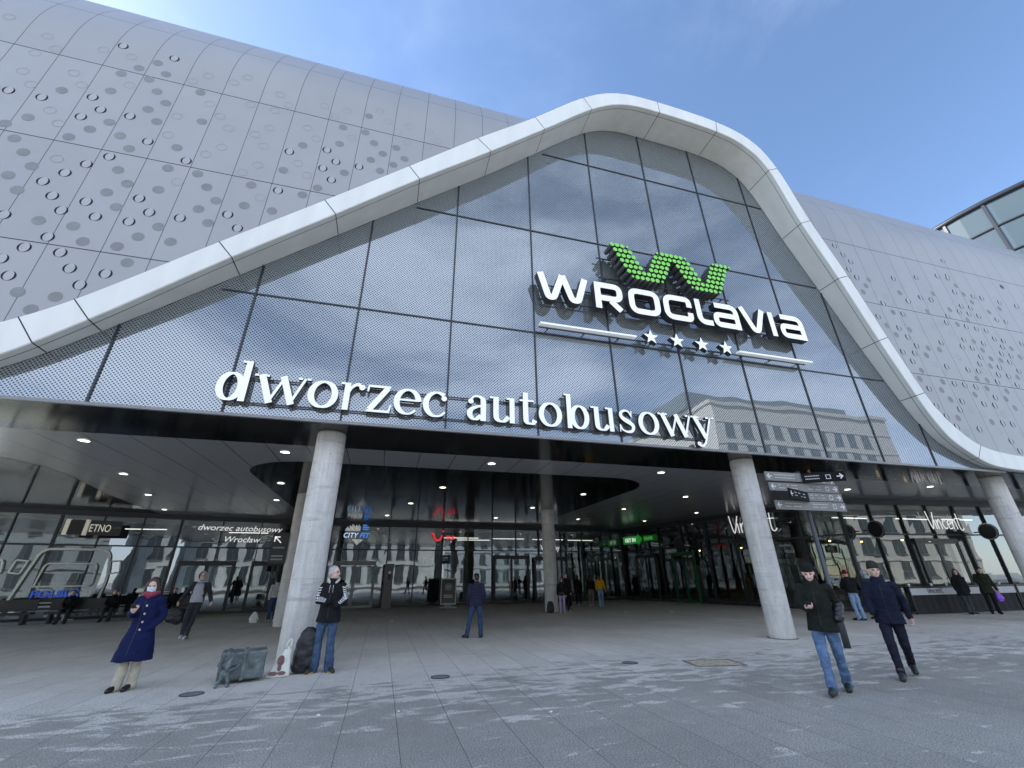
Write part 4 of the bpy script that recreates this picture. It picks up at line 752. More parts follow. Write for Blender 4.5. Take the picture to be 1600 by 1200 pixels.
# bronze suitcase with dwarf figure
BRZ = mat('patinated_bronze', (.13, .155, .16), .5, .35, var=.5, vs=7, bump=.6, bs=22)
def push(me, fn):
    n = len(me.vertices); co = [0.]*(3*n); me.vertices.foreach_get('co', co); nn = [0.]*(3*n); me.vertex_normals.foreach_get('vector', nn)
    for i in range(0, 3*n, 3):
        k = fn(Vector(co[i:i+3])); co[i] += nn[i]*k; co[i+1] += nn[i+1]*k; co[i+2] += nn[i+2]*k
    me.vertices.foreach_set('co', co); me.update()
def to_mesh_remesh(mb, voxel, smooth=4, fold=0., fs=9.):
    me = bpy.data.meshes.new('t'); me.from_pydata(mb.v, [], mb.f); o = bpy.data.objects.new('t', me)
    r = o.modifiers.new('r', 'REMESH'); r.mode = 'VOXEL'; r.voxel_size = voxel; r.use_smooth_shade = True
    if smooth: s_ = o.modifiers.new('s', 'SMOOTH'); s_.iterations = smooth; s_.factor = .5
    m2 = bake(o)
    if fold:
        def f_(c):
            return fold*(noise.noise(Vector((c.x*fs, c.y*fs, c.z*fs*1.5)))+.5*noise.noise(Vector((c.x*fs*2.3, c.y*fs*2.3, c.z*fs*4+5))))
        push(m2, f_)
    m2.polygons.foreach_set('use_smooth', [True]*len(m2.polygons)); m2.update(); return m2
def ball(mb, c, r, rot=None, n=12):
    c = Vector(c); r = (r, r, r) if isinstance(r, (int, float)) else r; rows = []
    for i in range(n+1):
        t = pi*i/n
        if i in (0, n): t = .02 if i == 0 else pi-.02
        row = []
        for k in range(n*2):
            a = 2*pi*k/(n*2); p = Vector((r[0]*sin(t)*cos(a), r[1]*sin(t)*sin(a), r[2]*cos(t)))
            if rot: p = rot @ p
            row.append(c+p)
        rows.append(row)
    mb.grid(list(reversed(rows)), 0, True, True, True)
def cap(mb, a, b, ra, rb, n=12):
    """tapered capsule"""
    a = Vector(a); b = Vector(b); t = (b-a); L_ = t.length
    if L_ < 1e-5: return ball(mb, a, ra)
    t /= L_; u = t.orthogonal().normalized(); q = t.cross(u); rows = []
    for i in range(5): th = pi/2*(i/4); th = max(th, .08); rows.append((a-t*ra*cos(th), ra*sin(th)))
    for i in range(5): th = pi/2*(1-i/4); th = max(th, .08); rows.append((b+t*rb*cos(th), rb*sin(th)))
    mb.grid([[c+(u*cos(2*pi*k/n)+q*sin(2*pi*k/n))*r for k in range(n)] for c, r in rows], 0, True, True, True)
def chain(mb, P, R_):
    for i in range(len(P)-1): cap(mb, P[i], P[i+1], R_[i], R_[i+1])
def loft(mb, secs, n=24, pw=2.3):
    """stack of superellipse sections (cx, cy, z, rx, ry)"""
    rows = []
    for s_ in secs:
        cx, cy, z, rx, ry = s_[:5]
        rows.append([(cx+rx*math.copysign(abs(cos(a))**(2/pw), cos(a)), cy+ry*math.copysign(abs(sin(a))**(2/pw), sin(a)), z) for a in [2*pi*k/n for k in range(n)]])
    mb.grid(rows, 0, True, True, True)
def mobj(name, me, m, parent=None):
    me.materials.clear(); me.materials.append(m); o = bpy.data.objects.new(name, me); COL.objects.link(o)
    if parent: o.parent = parent
    return o
e = empty('bronze_suitcase_statue', (-2.22, 9.88, 0), radians(12), 'small patinated bronze statue of a gnome tugging a big strapped suitcase', 'statue')
b_ = MB()
b_.box(-.34, .36, -.22, .24, .05, .47); 
mm = to_mesh_remesh(b_, .014, 8, .006, 7); mobj('suitcase', mm, BRZ, e)
b_ = MB(); [b_.box(x, x+.06, -.24, .26, .04, .485) for x in (-.26, .0)]; b_.box(-.36, -.02, -.235, .25, .26, .30); cap(b_, (-.02, -.1, .485), (.12, -.1, .485), .018, .018); mobj('strap', to_mesh_remesh(b_, .012, 4, .004, 20), BRZ, e)
b_ = MB(); ball(b_, (-.22, -.33, .16), (.075, .06, .09)); ball(b_, (-.20, -.36, .29), .055); cap(b_, (-.20, -.36, .32), (-.13, -.37, .43), .05, .012); chain(b_, [(-.26, -.34, .12), (-.30, -.40, .05), (-.31, -.45, .02)], [.035, .03, .03]); chain(b_, [(-.17, -.34, .12), (-.15, -.41, .05), (-.15, -.46, .02)], [.035, .03, .03]); chain(b_, [(-.16, -.33, .22), (-.08, -.30, .24), (-.03, -.27, .3)], [.028, .024, .024]); chain(b_, [(-.28, -.33, .22), (-.33, -.32, .3), (-.3, -.28, .36)], [.028, .024, .024]); ball(b_, (-.20, -.40, .255), (.03, .03, .045))
mobj('gnome', to_mesh_remesh(b_, .009, 3, .003, 25), BRZ, e)
# bags by the column
BAGB = mat('black_nylon', (.012, .013, .016), .5, var=.3, bump=.6, bs=14)
b_ = MB(); loft(b_, [(0, 0, .02, .21, .15), (0, 0, .12, .26, .17), (.01, 0, .35, .25, .17), (.02, .01, .55, .23, .16), (.03, .02, .68, .17, .13), (.03, .02, .76, .07, .06)], 28, 2.4)
o = mobj('duffel_bag', to_mesh_remesh(b_, .014, 6, .022, 5), BAGB); o.location = (-1.25, 10.28, 0); o.scale = (.86, .9, 1.0); o.rotation_euler.z = .1; tag(o, 'tall black cloth bag slumped against the column beside the man', 'bag')
e = empty('carrier_bag', (-1.66, 10.02, 0), .1, 'white plastic carrier bag with dark red print leaning on the column', 'bag')
b_ = MB(); rows = []
for i in range(15):
    u = i/14; w_ = .205-.165*u; cx = .02+.12*u
    rows.append([(cx+w_*math.copysign(abs(cos(a))**.8, cos(a)), .03*u+(.085*(1-u*.75)+.006*sin(5*a+u*9))*sin(a), .005+u*.47) for a in [2*pi*k/30 for k in range(30)]])
b_.grid(rows, 0, True, True, True)
for sx in (-.03, .03): b_.tube([(.13+sx, .0, .44), (.13+sx*1.3, .0, .50), (.15+sx*.8, .0, .56), (.16+sx*.2, .0, .60)], [.014, .016, .014, .010], 8)
PLAS = mat('white_plastic', (.68, .70, .64), .35, var=.08, bump=.5, bs=20); b_.build('bag', PLAS, e)
PR = mat('dark_red_print', (.20, .10, .10), .5, var=.7, vs=45); d = MB()
for cx, cz, rx, rz in ((.045, .26, .06, .085), (-.05, .07, .075, .032), (.09, .07, .07, .032), (.04, .15, .035, .05)): d.face([(cx+rx*cos(2*pi*k/18), -.095+cz*.13, cz+rz*sin(2*pi*k/18)) for k in range(18)])
d.build('print', PR, e)
# ------------------------------------------------------------------ people
SK = mat('skin', (.66, .43, .34), .5, var=.06, vs=20); SKP = mat('skin_pink', (.74, .49, .41), .5, var=.05, vs=20)
def cloth(name, col, rough=.85, var=.12, vs=14, bump=.5, bs=120): return mat(name, col, rough, var=var, vs=vs, bump=bump, bs=bs, spec=.18)
EYE = mat('eye_dark', (.03, .02, .02), .3); BROW = mat('brow', (.09, .06, .045), .8); LIP = mat('lip', (.38, .16, .14), .5)
BASE = dict(pel=(0, 0, .95), waist=(0, 0, 1.08), chest=(0, .0, 1.30), neck=(0, -.01, 1.49), head=(0, .02, 1.63),
            sR=(.175, -.01, 1.405), eR=(.225, -.02, 1.14), wR=(.22, .04, .89), hR=(.215, .07, .80),
            sL=(-.175, -.01, 1.405), eL=(-.225, -.02, 1.14), wL=(-.22, .04, .89), hL=(-.215, .07, .80),
            hipR=(.095, 0, .92), kR=(.10, .02, .50), aR=(.105, -.02, .09), hipL=(-.095, 0, .92), kL=(-.10, .02, .50), aL=(-.105, -.02, .09), tR=(.13, .15, .035), tL=(-.13, .15, .035))
def hand(mb, w_, h, curl, side, s=1.):
    """palm and five fingers from wrist w_ towards h; curl = direction the fingers bend to"""
    w_ = Vector(w_); h = Vector(h); d = (h-w_).normalized(); c = Vector(curl); c = (c-d*c.dot(d)).normalized(); a = d.cross(c)*side
    pm = w_+d*.05*s; cap(mb, w_, w_+d*.02, .024*s, .027*s, 10)
    for k in (-1, 0, 1): cap(mb, w_+d*.02+a*k*.014*s, w_+d*.085*s+a*k*.022*s, .016*s, .0135*s, 8)
    for k, L_ in enumerate((.062, .075, .080, .070)):
        o = a*(k-1.5)*.0185*s; p0 = w_+d*.088*s-o; p1 = p0+(d*.85+c*.45).normalized()*L_*.45*s; p2 = p1+(d*.35+c*.95).normalized()*L_*.38*s; p3 = p2+(c*1-d*.25).normalized()*L_*.25*s
        chain(mb, [p0, p1, p2, p3], [.0095*s, .0088*s, .008*s, .007*s])
    t0 = w_+d*.03*s+a*.026*s; t1 = t0+(a*.6+d*.6+c*.35).normalized()*.036*s; t2 = t1+(d*.8+c*.6-a*.1).normalized()*.03*s; chain(mb, [t0, t1, t2], [.013*s, .011*s, .009*s])
def person(loc, face, h, label, pose={}, top=None, bottom=None, shoe=None, hat=None, hair=None, skin=None, group=None, look=0., nod=0., res=1., lean=(0, 0), coat=None, arms=('out', 'out'), puffer=False, slim=1., extra=None, sole=None, category='person'):
    J = {k: Vector(v) for k, v in BASE.items()}; J.update({k: Vector(v) for k, v in pose.items()})
    sc = h/1.78; e = empty('person', (*loc, 0), atan2(-face[0], face[1]), label, category, group); e.scale = (sc,)*3
    if lean != (0, 0):
        for k, v_ in J.items():
            if v_.z > .15: v_.x += lean[0]*v_.z; v_.y += lean[1]*v_.z
    RH = Matrix.Rotation(look, 3, 'Z') @ Matrix.Rotation(nod, 3, 'X'); hd = J['head']; H_ = lambda x, y, z: hd+RH @ Vector((x, y, z))
    skin = skin or SK
    # body: one continuous surface
    b = MB(); chain(b, [J['pel'], J['waist'], J['chest'], J['neck']], [.11, .10, .115, .052]); cap(b, J['neck']-Vector((0, 0, .06)), hd-RH @ Vector((0, .015, .05)), .056, .052)
    ball(b, H_(0, -.012, .025), (.076, .094, .098), RH); ball(b, H_(0, .022, -.035), (.060, .068, .072), RH); cap(b, H_(0, .052, -.082), H_(0, .066, -.078), .022, .018)
    cap(b, H_(0, .082, .018), H_(0, .104, -.018), .010, .0145); cap(b, H_(-.035, .073, .028), H_(.035, .073, .028), .013, .013)
    for sx in (-1, 1): ball(b, H_(sx*.078, -.008, .0), (.010, .022, .032), RH); cap(b, H_(sx*.036, .062, -.02), H_(sx*.03, .062, -.03), .02, .02)
    cap(b, H_(-.017, .081, -.047), H_(.017, .081, -.047), .008, .008)
    for s_ in 'LR':
        chain(b, [J['chest'], J['s'+s_], J['e'+s_], J['w'+s_]], [.07, .045, .034, .025]); chain(b, [J['pel'], J['hip'+s_], J['k'+s_], J['a'+s_], J['t'+s_]], [.075, .06, .04, .028, .018])
    fine = .0075/min(1, res) if res >= 1 else .013
    for s_, sd_ in (('R', 1), ('L', -1)):
        if arms[0 if s_ == 'R' else 1] != 'pocket':
            cu = pose.get('curl'+s_, (0, 1, 0)) if 'curl'+s_ in pose else (-.6*sd_, .6, .2); hand(b, J['w'+s_], J['h'+s_], cu, sd_, 1.06)
    mobj('body', to_mesh_remesh(b, fine, 2), skin, e)
    f = MB()
    for sx in (-1, 1):
        ball(f, H_(sx*.032, .077, .010), (.013, .006, .007), RH, 8)
    mobj_ = f.build('eye', EYE, e)
    f = MB(); [f.tube([H_(sx*.016, .086, .028), H_(sx*.034, .084, .034), H_(sx*.05, .074, .028)], .0045, 6) for sx in (-1, 1)]; f.build('eyebrow', BROW, e)
    f = MB(); f.tube([H_(-.024, .083, -.048), H_(0, .0895, -.046), H_(.024, .083, -.048)], [.003, .0055, .003], 6); f.build('mouth', LIP, e)
    # trousers
    t = MB(); R1 = .098*slim
    ball(t, J['pel']-Vector((0, 0, .02)), (.165*slim, .118, .12)); cap(t, J['pel'], J['waist'], .13*slim, .12*slim)
    for s_ in 'LR':
        a_ = J['a'+s_]; k_ = J['k'+s_]; k1 = k_.lerp(a_, .5)+Vector((0, -.01, 0)); wd = bottom[1] if isinstance(bottom, tuple) else .062
        chain(t, [J['pel']*.3+J['hip'+s_]*.7, J['hip'+s_].lerp(k_, .5), k_, k1, a_+Vector((0, 0, .0))], [R1, R1*.88, R1*.74, max(wd, .064)*1.02, wd*1.08]); cap(t, a_+Vector((0, .01, 0)), a_+Vector((0, .012, -.035)), wd*1.08, wd*1.0)
    bm = bottom[0] if isinstance(bottom, tuple) else bottom
    mobj('trousers', to_mesh_remesh(t, .012, 2, .013, 8), bm, e)
    for s_ in 'LR':
        f = MB(); a_ = J['a'+s_]; t_ = J['t'+s_]; d = Vector((t_.x-a_.x, t_.y-a_.y, 0)).normalized(); up = t_.z-.035
        heel = a_+Vector((0, 0, -.035))-d*.045; bz = 1.14 if shoe is BOOT else 1.; cap(f, heel, a_-d*.0+Vector((0, 0, -.01)), .042*bz, .048*bz); cap(f, a_+d*.0+Vector((0, 0, -.025)), t_+Vector((0, 0, .008)), .048*bz, .040*bz); cap(f, t_-d*.05+Vector((0, 0, .0)), t_+d*.025, .043*bz, .036*bz); cap(f, a_, a_+Vector((0, 0, .05)), .045*bz, .052*bz)
        o = mobj('shoe', to_mesh_remesh(f, .01, 3), shoe, e)
        if sole:
            g_ = MB(); n = 18; q = d.cross(Vector((0, 0, 1))); c_ = (heel+t_)/2; L_ = (t_-heel).length/2+.05; zz = max(.0, min(heel.z, t_.z)-.038)
            g_.grid([[c_*1+d*L_*cos(2*pi*k/n)+q*.046*sin(2*pi*k/n)+Vector((0, 0, zz-c_.z+z)) for k in range(n)] for z in (0, .024)], 0, True, True, True); g_.build('sole', sole, o)
    # jacket / coat
    c = MB(); th = .022 if puffer else .012
    cl = coat or .86          # hem height
    ch, wa, pe, ne = J['chest'], J['waist'], J['pel'], J['neck']
    shw = abs(J['sR'].x-J['sL'].x)/2
    secs = [(ne.x, ne.y, ne.z+.0, .075, .07), (ne.x, ne.y, ne.z-.03, .11, .085), ((ch.x+ne.x)/2, (ch.y+ne.y)/2, ne.z-.09, shw*.80*slim, .112), (ch.x, ch.y+.01, ch.z, (.18+th)*slim, .13+th), (wa.x, wa.y+.01, wa.z, (.163+th*1.4)*slim, .12+th), (pe.x, pe.y, pe.z, (.178+th)*slim, .13+th)]
    hz = cl
    if hz < .9:
        fl = (.95-hz)*(.20 if hz < .7 else .10); hx = (J['kR'].x+J['kL'].x)/2*.5*(1 if hz < .7 else .3)+pe.x*.5; hy = (J['kR'].y+J['kL'].y)/2*.5*(1 if hz < .7 else .3)+pe.y*.5
        secs += [((pe.x+hx)/2, (pe.y+hy)/2, (pe.z+hz)/2, (.20+fl*.6)*slim, .145+fl*.5), (hx, hy, hz, (.20+fl)*slim, .15+fl*.85)]
    loft(c, secs, 28, 2.3)
    for s_ in 'LR':
        sh, el, wr = J['s'+s_], J['e'+s_], J['w'+s_]; r0 = .062+th; r1 = .052+th; r2 = .041+th*.8
        chain(c, [ch.lerp(sh, .6)+Vector((0, 0, .02)), sh, sh.lerp(el, .5), el, el.lerp(wr, .5), wr], [.062+th, r0*.95, r0*.96, r1, r1*.95, r2])
    if puffer:
        me = to_mesh_remesh(c, .011, 3, .004, 8)
        push(me, lambda c_: .008*abs(sin(c_.z*pi/.075+noise.noise(c_*6)*.6)))
    else: me = to_mesh_remesh(c, .012, 2, .015, 6)
    jk = mobj('coat' if cl < .7 else 'jacket', me, top, e)
    f = MB(); n = 20; cr = [[(ne.x+r_*cos(2*pi*k/n), ne.y+r_*.95*sin(2*pi*k/n)-dy, ne.z+z) for k in range(n)] for r_, z, dy in ((.105, -.035, 0), (.09, .03, .005), (.082, .055, .01), (.072, .05, .01), (.07, .0, .005))]; f.grid(cr, 0, True, True); f.build('collar', top, jk)
    # zip line / front edge
    f = MB(); P = []
    for u in range(11):
        z = ne.z-.03-(ne.z-.03-cl-.02)*u/10; P.append(z)
    from mathutils.bvhtree import BVHTree
    bv = BVHTree.FromPolygons([v_.co for v_ in me.vertices], [p.vertices for p in me.polygons]); Q = []
    for z in P:
        x_ = ch.x*.5+pe.x*.5; hit = bv.ray_cast(Vector((x_, 1, z)), Vector((0, -1, 0)))
        if hit[0]: Q.append(hit[0]+Vector((0, .002, 0)))
    if len(Q) > 3: f.tube(Q, .005, 6); f.build('zip', BLACK, jk)
    # hair and hats
    if hair:
        kind, hm = hair; f = MB()
        if kind == 'short': ball(f, H_(0, -.026, .042), (.083, .094, .093), RH); ball(f, H_(0, -.055, -.0), (.078, .07, .08), RH)
        if kind == 'long':
            ball(f, H_(0, -.04, .048), (.098, .102, .104), RH); chain(f, [H_(0, -.06, .02), H_(0, -.085, -.08), H_(0, -.09, -.2)], [.088, .092, .06])
            for sx in (-1, 1): chain(f, [H_(sx*.06, .0, .06), H_(sx*.088, .005, -.04), H_(sx*.095, -.01, -.14), H_(sx*.08, -.02, -.21)], [.042, .04, .05, .035])
        if kind == 'tail': ball(f, H_(0, -.026, .042), (.084, .095, .094), RH); chain(f, [H_(0, -.1, .03), H_(0, -.13, -.05), H_(0, -.12, -.2), H_(0, -.11, -.3)], [.035, .035, .03, .015])
        me2 = to_mesh_remesh(f, .009, 2, .005, 30); mobj('hair', me2, hm, e)
    if hat:
        kind, hm = hat; f = MB()
        if kind == 'beanie':
            n = 26; rows = []
            for r_, z in ((.089, .012), (.096, .02), (.096, .06), (.091, .062), (.092, .085), (.080, .118), (.055, .142), (.022, .154), (.004, .156)):
                rows.append([H_(r_*.92*cos(2*pi*k/n), -.012+r_*1.10*sin(2*pi*k/n), z+(.010*sin(2*pi*k/n) if z < .07 else 0)+.026) for k in range(n)])
            f.grid(rows, 0, True, True)
            o = f.build('hat', hm, e)
        if kind == 'cap':
            n = 24; f.grid([[H_(r_*.9*cos(2*pi*k/n), -.012+r_*1.1*sin(2*pi*k/n), z) for k in range(n)] for r_, z in ((.092, .035), (.092, .07), (.08, .11), (.05, .135), (.003, .142))], 0, True, True)
            f.grid([[H_(x*.075, .075+.065*(1-x*x), .042+zz) for x in [q/5-1 for q in range(11)]] for zz in (.006,)]+[[H_(x*.08, .06, .045) for x in [q/5-1 for q in range(11)]]], 0, True); f.build('cap', hm, e)
        if kind == 'hood':
            n = 28; rows = []
            for t_ in range(9):
                a = pi*.5*t_/8; rows.append([H_(.108*cos(a)*sin(2*pi*k/n)*(1 if 1 else 1), .055-.165*sin(a)*1.0, .018+.125*cos(a)*cos(2*pi*k/n)-.012*sin(a)) for k in range(n)])
            f.grid(rows, 0, True, True); f.tube([H_(.104*sin(2*pi*k/n), .057, .018+.12*cos(2*pi*k/n)) for k in range(n+1)], .012, 6); 
            f.grid([[ (ne.x+r_*cos(2*pi*k/n), ne.y-.03+r_*sin(2*pi*k/n), ne.z+z) for k in range(n)] for r_, z in ((.13, -.03), (.105, .04), (.085, .085))], 0, True, True)
            f.build('hood', hm, e)
        if kind == 'hooddown':
            chain(f, [ne+Vector((.09, .02, .03)), ne+Vector((.10, -.07, .03)), ne+Vector((0, -.13, .02)), ne+Vector((-.10, -.07, .03)), ne+Vector((-.09, .02, .03))], [.03, .045, .055, .045, .03]); mobj('hood', to_mesh_remesh(f, .012, 2, .006, 15), hm, e)
    if extra: extra(e, J, H_, jk, bv)
    return e
NAVY = cloth('navy_wool', (.007, .012, .060)); CREAM = cloth('cream_cotton', (.50, .46, .36)); BLK = cloth('black_cloth', (.012, .012, .014)); BLG = cloth('black_green_cloth', (.014, .016, .013)); JEAN = cloth('blue_denim', (.055, .095, .17), var=.35, vs=8); JEANL = cloth('bright_denim', (.10, .165, .28), var=.45, vs=8); JEANP = cloth('pale_denim', (.22, .32, .48), var=.2)
NVP = cloth('navy_parka', (.010, .014, .030)); CHAR = cloth('charcoal_cloth', (.04, .042, .05)); GRYH = cloth('grey_fleece', (.40, .41, .46)); SHB = mat('black_leather', (.012, .012, .012), .35, bump=.3, bs=60); SHW = mat('white_trainer', (.55, .6, .62), .5); BOOT = mat('worn_boot', (.025, .026, .024), .55, var=.3, bump=.4, bs=50)
HBR = mat('dark_brown_hair', (.035, .02, .015), .5, var=.4, vs=40); HGR = mat('grey_hair', (.42, .42, .43), .6, var=.3, vs=60); HBK = mat('black_hair', (.012, .01, .01), .5); BEAN = cloth('black_knit', (.014, .014, .015), bs=200); REDB = cloth('dark_red_knit', (.16, .012, .025)); YEL = cloth('yellow_cloth', (.62, .33, .02)); PUFF = cloth('plum_navy_nylon', (.018, .018, .045), .45); DJEAN = cloth('dark_denim', (.035, .065, .13), var=.25); OLIVE = cloth('dark_olive_cloth', (.022, .028, .015)); LAV = cloth('lavender_cotton', (.42, .34, .55)); WHC = cloth('white_wool', (.5, .5, .49)); DUSTY = cloth('dusty_pink', (.25, .12, .10)); BEIGE = cloth('beige_cloth', (.2, .17, .13)); PLUMB = cloth('brown_leather', (.1, .055, .03))
PHONE = mat('phone_dark', (.01, .01, .012), .15)
def phone(at, R_):
    d = MB(); d.box(-.036, .036, -.005, .005, -.075, .075); o = d.build('phone', PHONE); return o
def phone_for(e, p, rot, label):
    o = phone(None, None); tag(o, label, 'phone'); bpy.context.view_layer.update(); o.matrix_world = e.matrix_world @ Matrix.Translation(Vector(p)) @ rot.to_matrix().to_4x4(); return o
from mathutils import Euler
# woman in the blue coat
def ex(e, J, H_, jk, bv):
    f = MB(); n = 14
    f.grid([[H_(x*.070*(1-.25*max(0, -z_)*.3), .113-.055*x*x*1.0-(.010 if abs(z_) > .9 else 0), -.035+z_*.046) for x in [q/7-1 for q in range(15)]] for z_ in [q/4-1 for q in range(9)]], 0, True); f.build('face_mask', mat('mask_pale_blue', (.62, .72, .78), .7), e)
    f = MB(); ne = J['neck']; chain(f, [ne+Vector((.085, .02, .02)), ne+Vector((.05, .10, -.0)), ne+Vector((-.04, .11, -.01)), ne+Vector((-.09, .03, .02)), ne+Vector((-.05, -.07, .03)), ne+Vector((.05, -.07, .03)), ne+Vector((.085, .02, .02))], [.045, .05, .05, .045, .04, .04, .045]); cap(f, ne+Vector((0, .09, -.04)), ne+Vector((.0, .11, .035)), .05, .045); mobj('scarf', to_mesh_remesh(f, .011, 2, .008, 16), cloth('raspberry_scarf', (.28, .05, .085)), e)
    f = MB()
    for z in (1.3, 1.17, 1.04, .92):
        for x_ in (-.045,):
            h_ = bv.ray_cast(Vector((x_+J['pel'].x, 1, z)), Vector((0, -1, 0)))
            if h_[0]: ball(f, h_[0], (.019, .007, .019), None, 8)
    f.build('button', mat('pale_button', (.5, .47, .42), .3), jk)
    for s_ in (('R'),): 
        f = MB(); cap(f, J['w'+s_].lerp(J['e'+s_], .12), J['w'+s_].lerp(J['e'+s_], .3), .054, .056); mobj('cuff', to_mesh_remesh(f, .01, 2), NAVY, jk)
wm = person((-3.84, 9.72), (-.12, -1), 1.68, 'woman in a long navy blue coat, face mask and raspberry scarf looking at her phone', dict(sR=(.165, 0, 1.40), sL=(-.165, 0, 1.40), eR=(.235, .02, 1.15), wR=(.10, .24, 1.19), hR=(.05, .30, 1.25), eL=(-.26, -.06, 1.13), wL=(-.20, .08, .95), hL=(-.17, .1, .92), head=(0.0, .05, 1.62), aR=(.10, .05, .09), tR=(.12, .20, .035), aL=(-.06, -.06, .09), tL=(-.06, .12, .035), kR=(.09, .05, .5), kL=(-.08, .01, .5), curlR=(-.3, -.3, .9)), NAVY, (CREAM, .075), SHB, hair=('long', HBR), look=.25, nod=-.26, coat=.44, arms=('hand', 'pocket'), extra=ex)
phone_for(wm, (.055, .325, 1.285), Euler((radians(-50), .1, .1)), 'dark phone held up by the woman in the blue coat')
# grey haired man by the column
CHEV = mat('white_chevron', (.72, .74, .76), .6)
def ex(e, J, H_, jk, bv):
    f = MB()
    for s_, n in (('L', 11), ('R', 12)):
        sh, el, wr = J['s'+s_], J['e'+s_], J['w'+s_]; out = -1 if s_ == 'L' else 1
        L1 = (el-sh).length; L2 = (wr-el).length; tot = L1+L2
        for k in range(n):
            u = (k+.8)/(n+.5)*tot; p = sh.lerp(el, u/L1) if u < L1 else el.lerp(wr, (u-L1)/L2); ax = (el-sh).normalized() if u < L1 else (wr-el).normalized()
            fr = Vector((out*.55, .8, .1)) if u < L1 else Vector((out*.1, .9, .45)); fr = (fr-ax*fr.dot(ax)).normalized(); sd_ = ax.cross(fr)
            row0 = []; row1 = []
            for q in range(-3, 4):
                a = q*.20; dirn = (fr*cos(a)+sd_*sin(a)); base = p-ax*abs(q)*.0075
                h_ = bv.ray_cast(base+dirn*.2, -dirn); h2 = bv.ray_cast(base+ax*.018+dirn*.2, -dirn)
                if h_[0] and h2[0]: row0.append(h_[0]+dirn*.003); row1.append(h2[0]+dirn*.003)
            if len(row0) > 4: f.grid([row0, row1], 0, True)
    f.build('chevron_stripe', CHEV, jk)
    f = MB(); [f.tube([H_(sx*.032+.019*cos(2*pi*k/14), .092, .010+.014*sin(2*pi*k/14)) for k in range(15)], .002, 5) for sx in (-1, 1)]; f.tube([H_(-.013, .094, .014), H_(.013, .094, .014)], .002, 5); [f.tube([H_(sx*.05, .09, .013), H_(sx*.08, .0, .012)], .002, 5) for sx in (-1, 1)]; f.build('glasses', mat('glasses_frame', (.25, .03, .03), .3), e)
    f = MB(); ne = J['neck']; chain(f, [ne+Vector((.06, .10, -.03)), ne+Vector((.09, .02, .02)), ne+Vector((.06, -.07, .05)), ne+Vector((-.06, -.07, .05)), ne+Vector((-.09, .02, .02)), ne+Vector((-.06, .10, -.03))], [.02, .028, .035, .035, .028, .02]); mobj('hood_lining', to_mesh_remesh(f, .009, 2, .004, 20), mat('pale_fleece', (.5, .5, .48), .9), e)
    f = MB()
    for x_ in (.025, -.03): P = [Vector((x_, .15, 1.42)), Vector((x_*1.1, .165, 1.36)), Vector((x_*1.2, .17, 1.29))]; f.tube(P, .0045, 6)
    f.build('drawcord', mat('cord', (.6, .6, .6), .7), jk)
mn = person((-.92, 10.2), (-.1, -1), 1.88, 'grey haired man with glasses in black parka with white chevron sleeves and blue jeans', dict(eR=(.235, -.02, 1.15), wR=(.02, .185, 1.13), hR=(-.04, .2, 1.13), eL=(-.245, -.02, 1.16), wL=(-.15, .15, 1.07), hL=(-.10, .17, 1.05), hipR=(.09, 0, .92), kR=(.12, .02, .50), aR=(.135, -.01, .09), tR=(.20, .13, .035), kL=(-.10, .03, .50), aL=(-.12, -.01, .09), tL=(-.22, .13, .035)), BLK, (JEAN, .078), mat('dark_trainer', (.03, .028, .028), .5), hair=('short', HGR), skin=SKP, look=1.15, coat=.80, arms=('pocket', 'pocket'), extra=ex, sole=mat('mustard_sole', (.45, .30, .07), .6))
# man seen from behind
person((2.83, 14.15), (.12, 1), 1.74, 'man seen from behind in quilted dark jacket and blue jeans standing mid hall', dict(kR=(.13, .02, .5), aR=(.16, -.02, .09), tR=(.2, .15, .035), kL=(-.18, .02, .5), aL=(-.26, -.02, .09), tL=(-.36, .10, .035), wR=(.235, .08, .92), wL=(-.235, .10, .92)), PUFF, (DJEAN, .066), SHB, hat=('cap', BLK), hair=('short', HBK), look=.1, coat=.86, arms=('pocket', 'pocket'), puffer=True)
# hooded man walking out
def ex(e, J, H_, jk, bv):
    f = MB(); loft(f, [(0, .03, .93, .17, .12), (0, .03, 1.1, .165, .13), (0, .03, 1.3, .16, .135), (0, .03, 1.44, .10, .10)], 24); mobj('sweatshirt', to_mesh_remesh(f, .013, 3, .006, 8), GRYH, e)
hm_ = person((-5.56, 17.25), (.15, -1), 1.9, 'man with pale grey hood up and open dark jacket striding out carrying a black bag', dict(sR=(.18, 0, 1.43), eR=(.30, -.05, 1.2), wR=(.42, -.02, .98), hR=(.44, 0, .9), eL=(-.27, -.06, 1.2), wL=(-.36, -.02, .96), hL=(-.38, 0, .88), kR=(.12, .16, .52), aR=(.12, .06, .1), tR=(.13, .22, .05), kL=(-.02, .06, .5), aL=(.02, .16, .09), tL=(.02, .33, .035)), CHAR, (CHAR, .058), SHW, hat=('hood', GRYH), coat=.92, arms=('hand', 'hand'), extra=ex, res=.9)
b_ = MB(); loft(b_, [(0, 0, .0, .16, .07), (0, 0, .1, .27, .10), (0, 0, .34, .24, .09), (0, 0, .42, .16, .05)], 24); cap(b_, (-.1, 0, .4), (0, 0, .52), .015, .015); cap(b_, (.1, 0, .4), (0, 0, .52), .015, .015)
o = mobj('holdall', to_mesh_remesh(b_, .012, 4, .015, 6), BAGB); o.location = (-6.06, 17.2, .42); o.rotation_euler = (0, .25, .2); tag(o, 'black holdall carried by the man with the grey hood', 'bag')
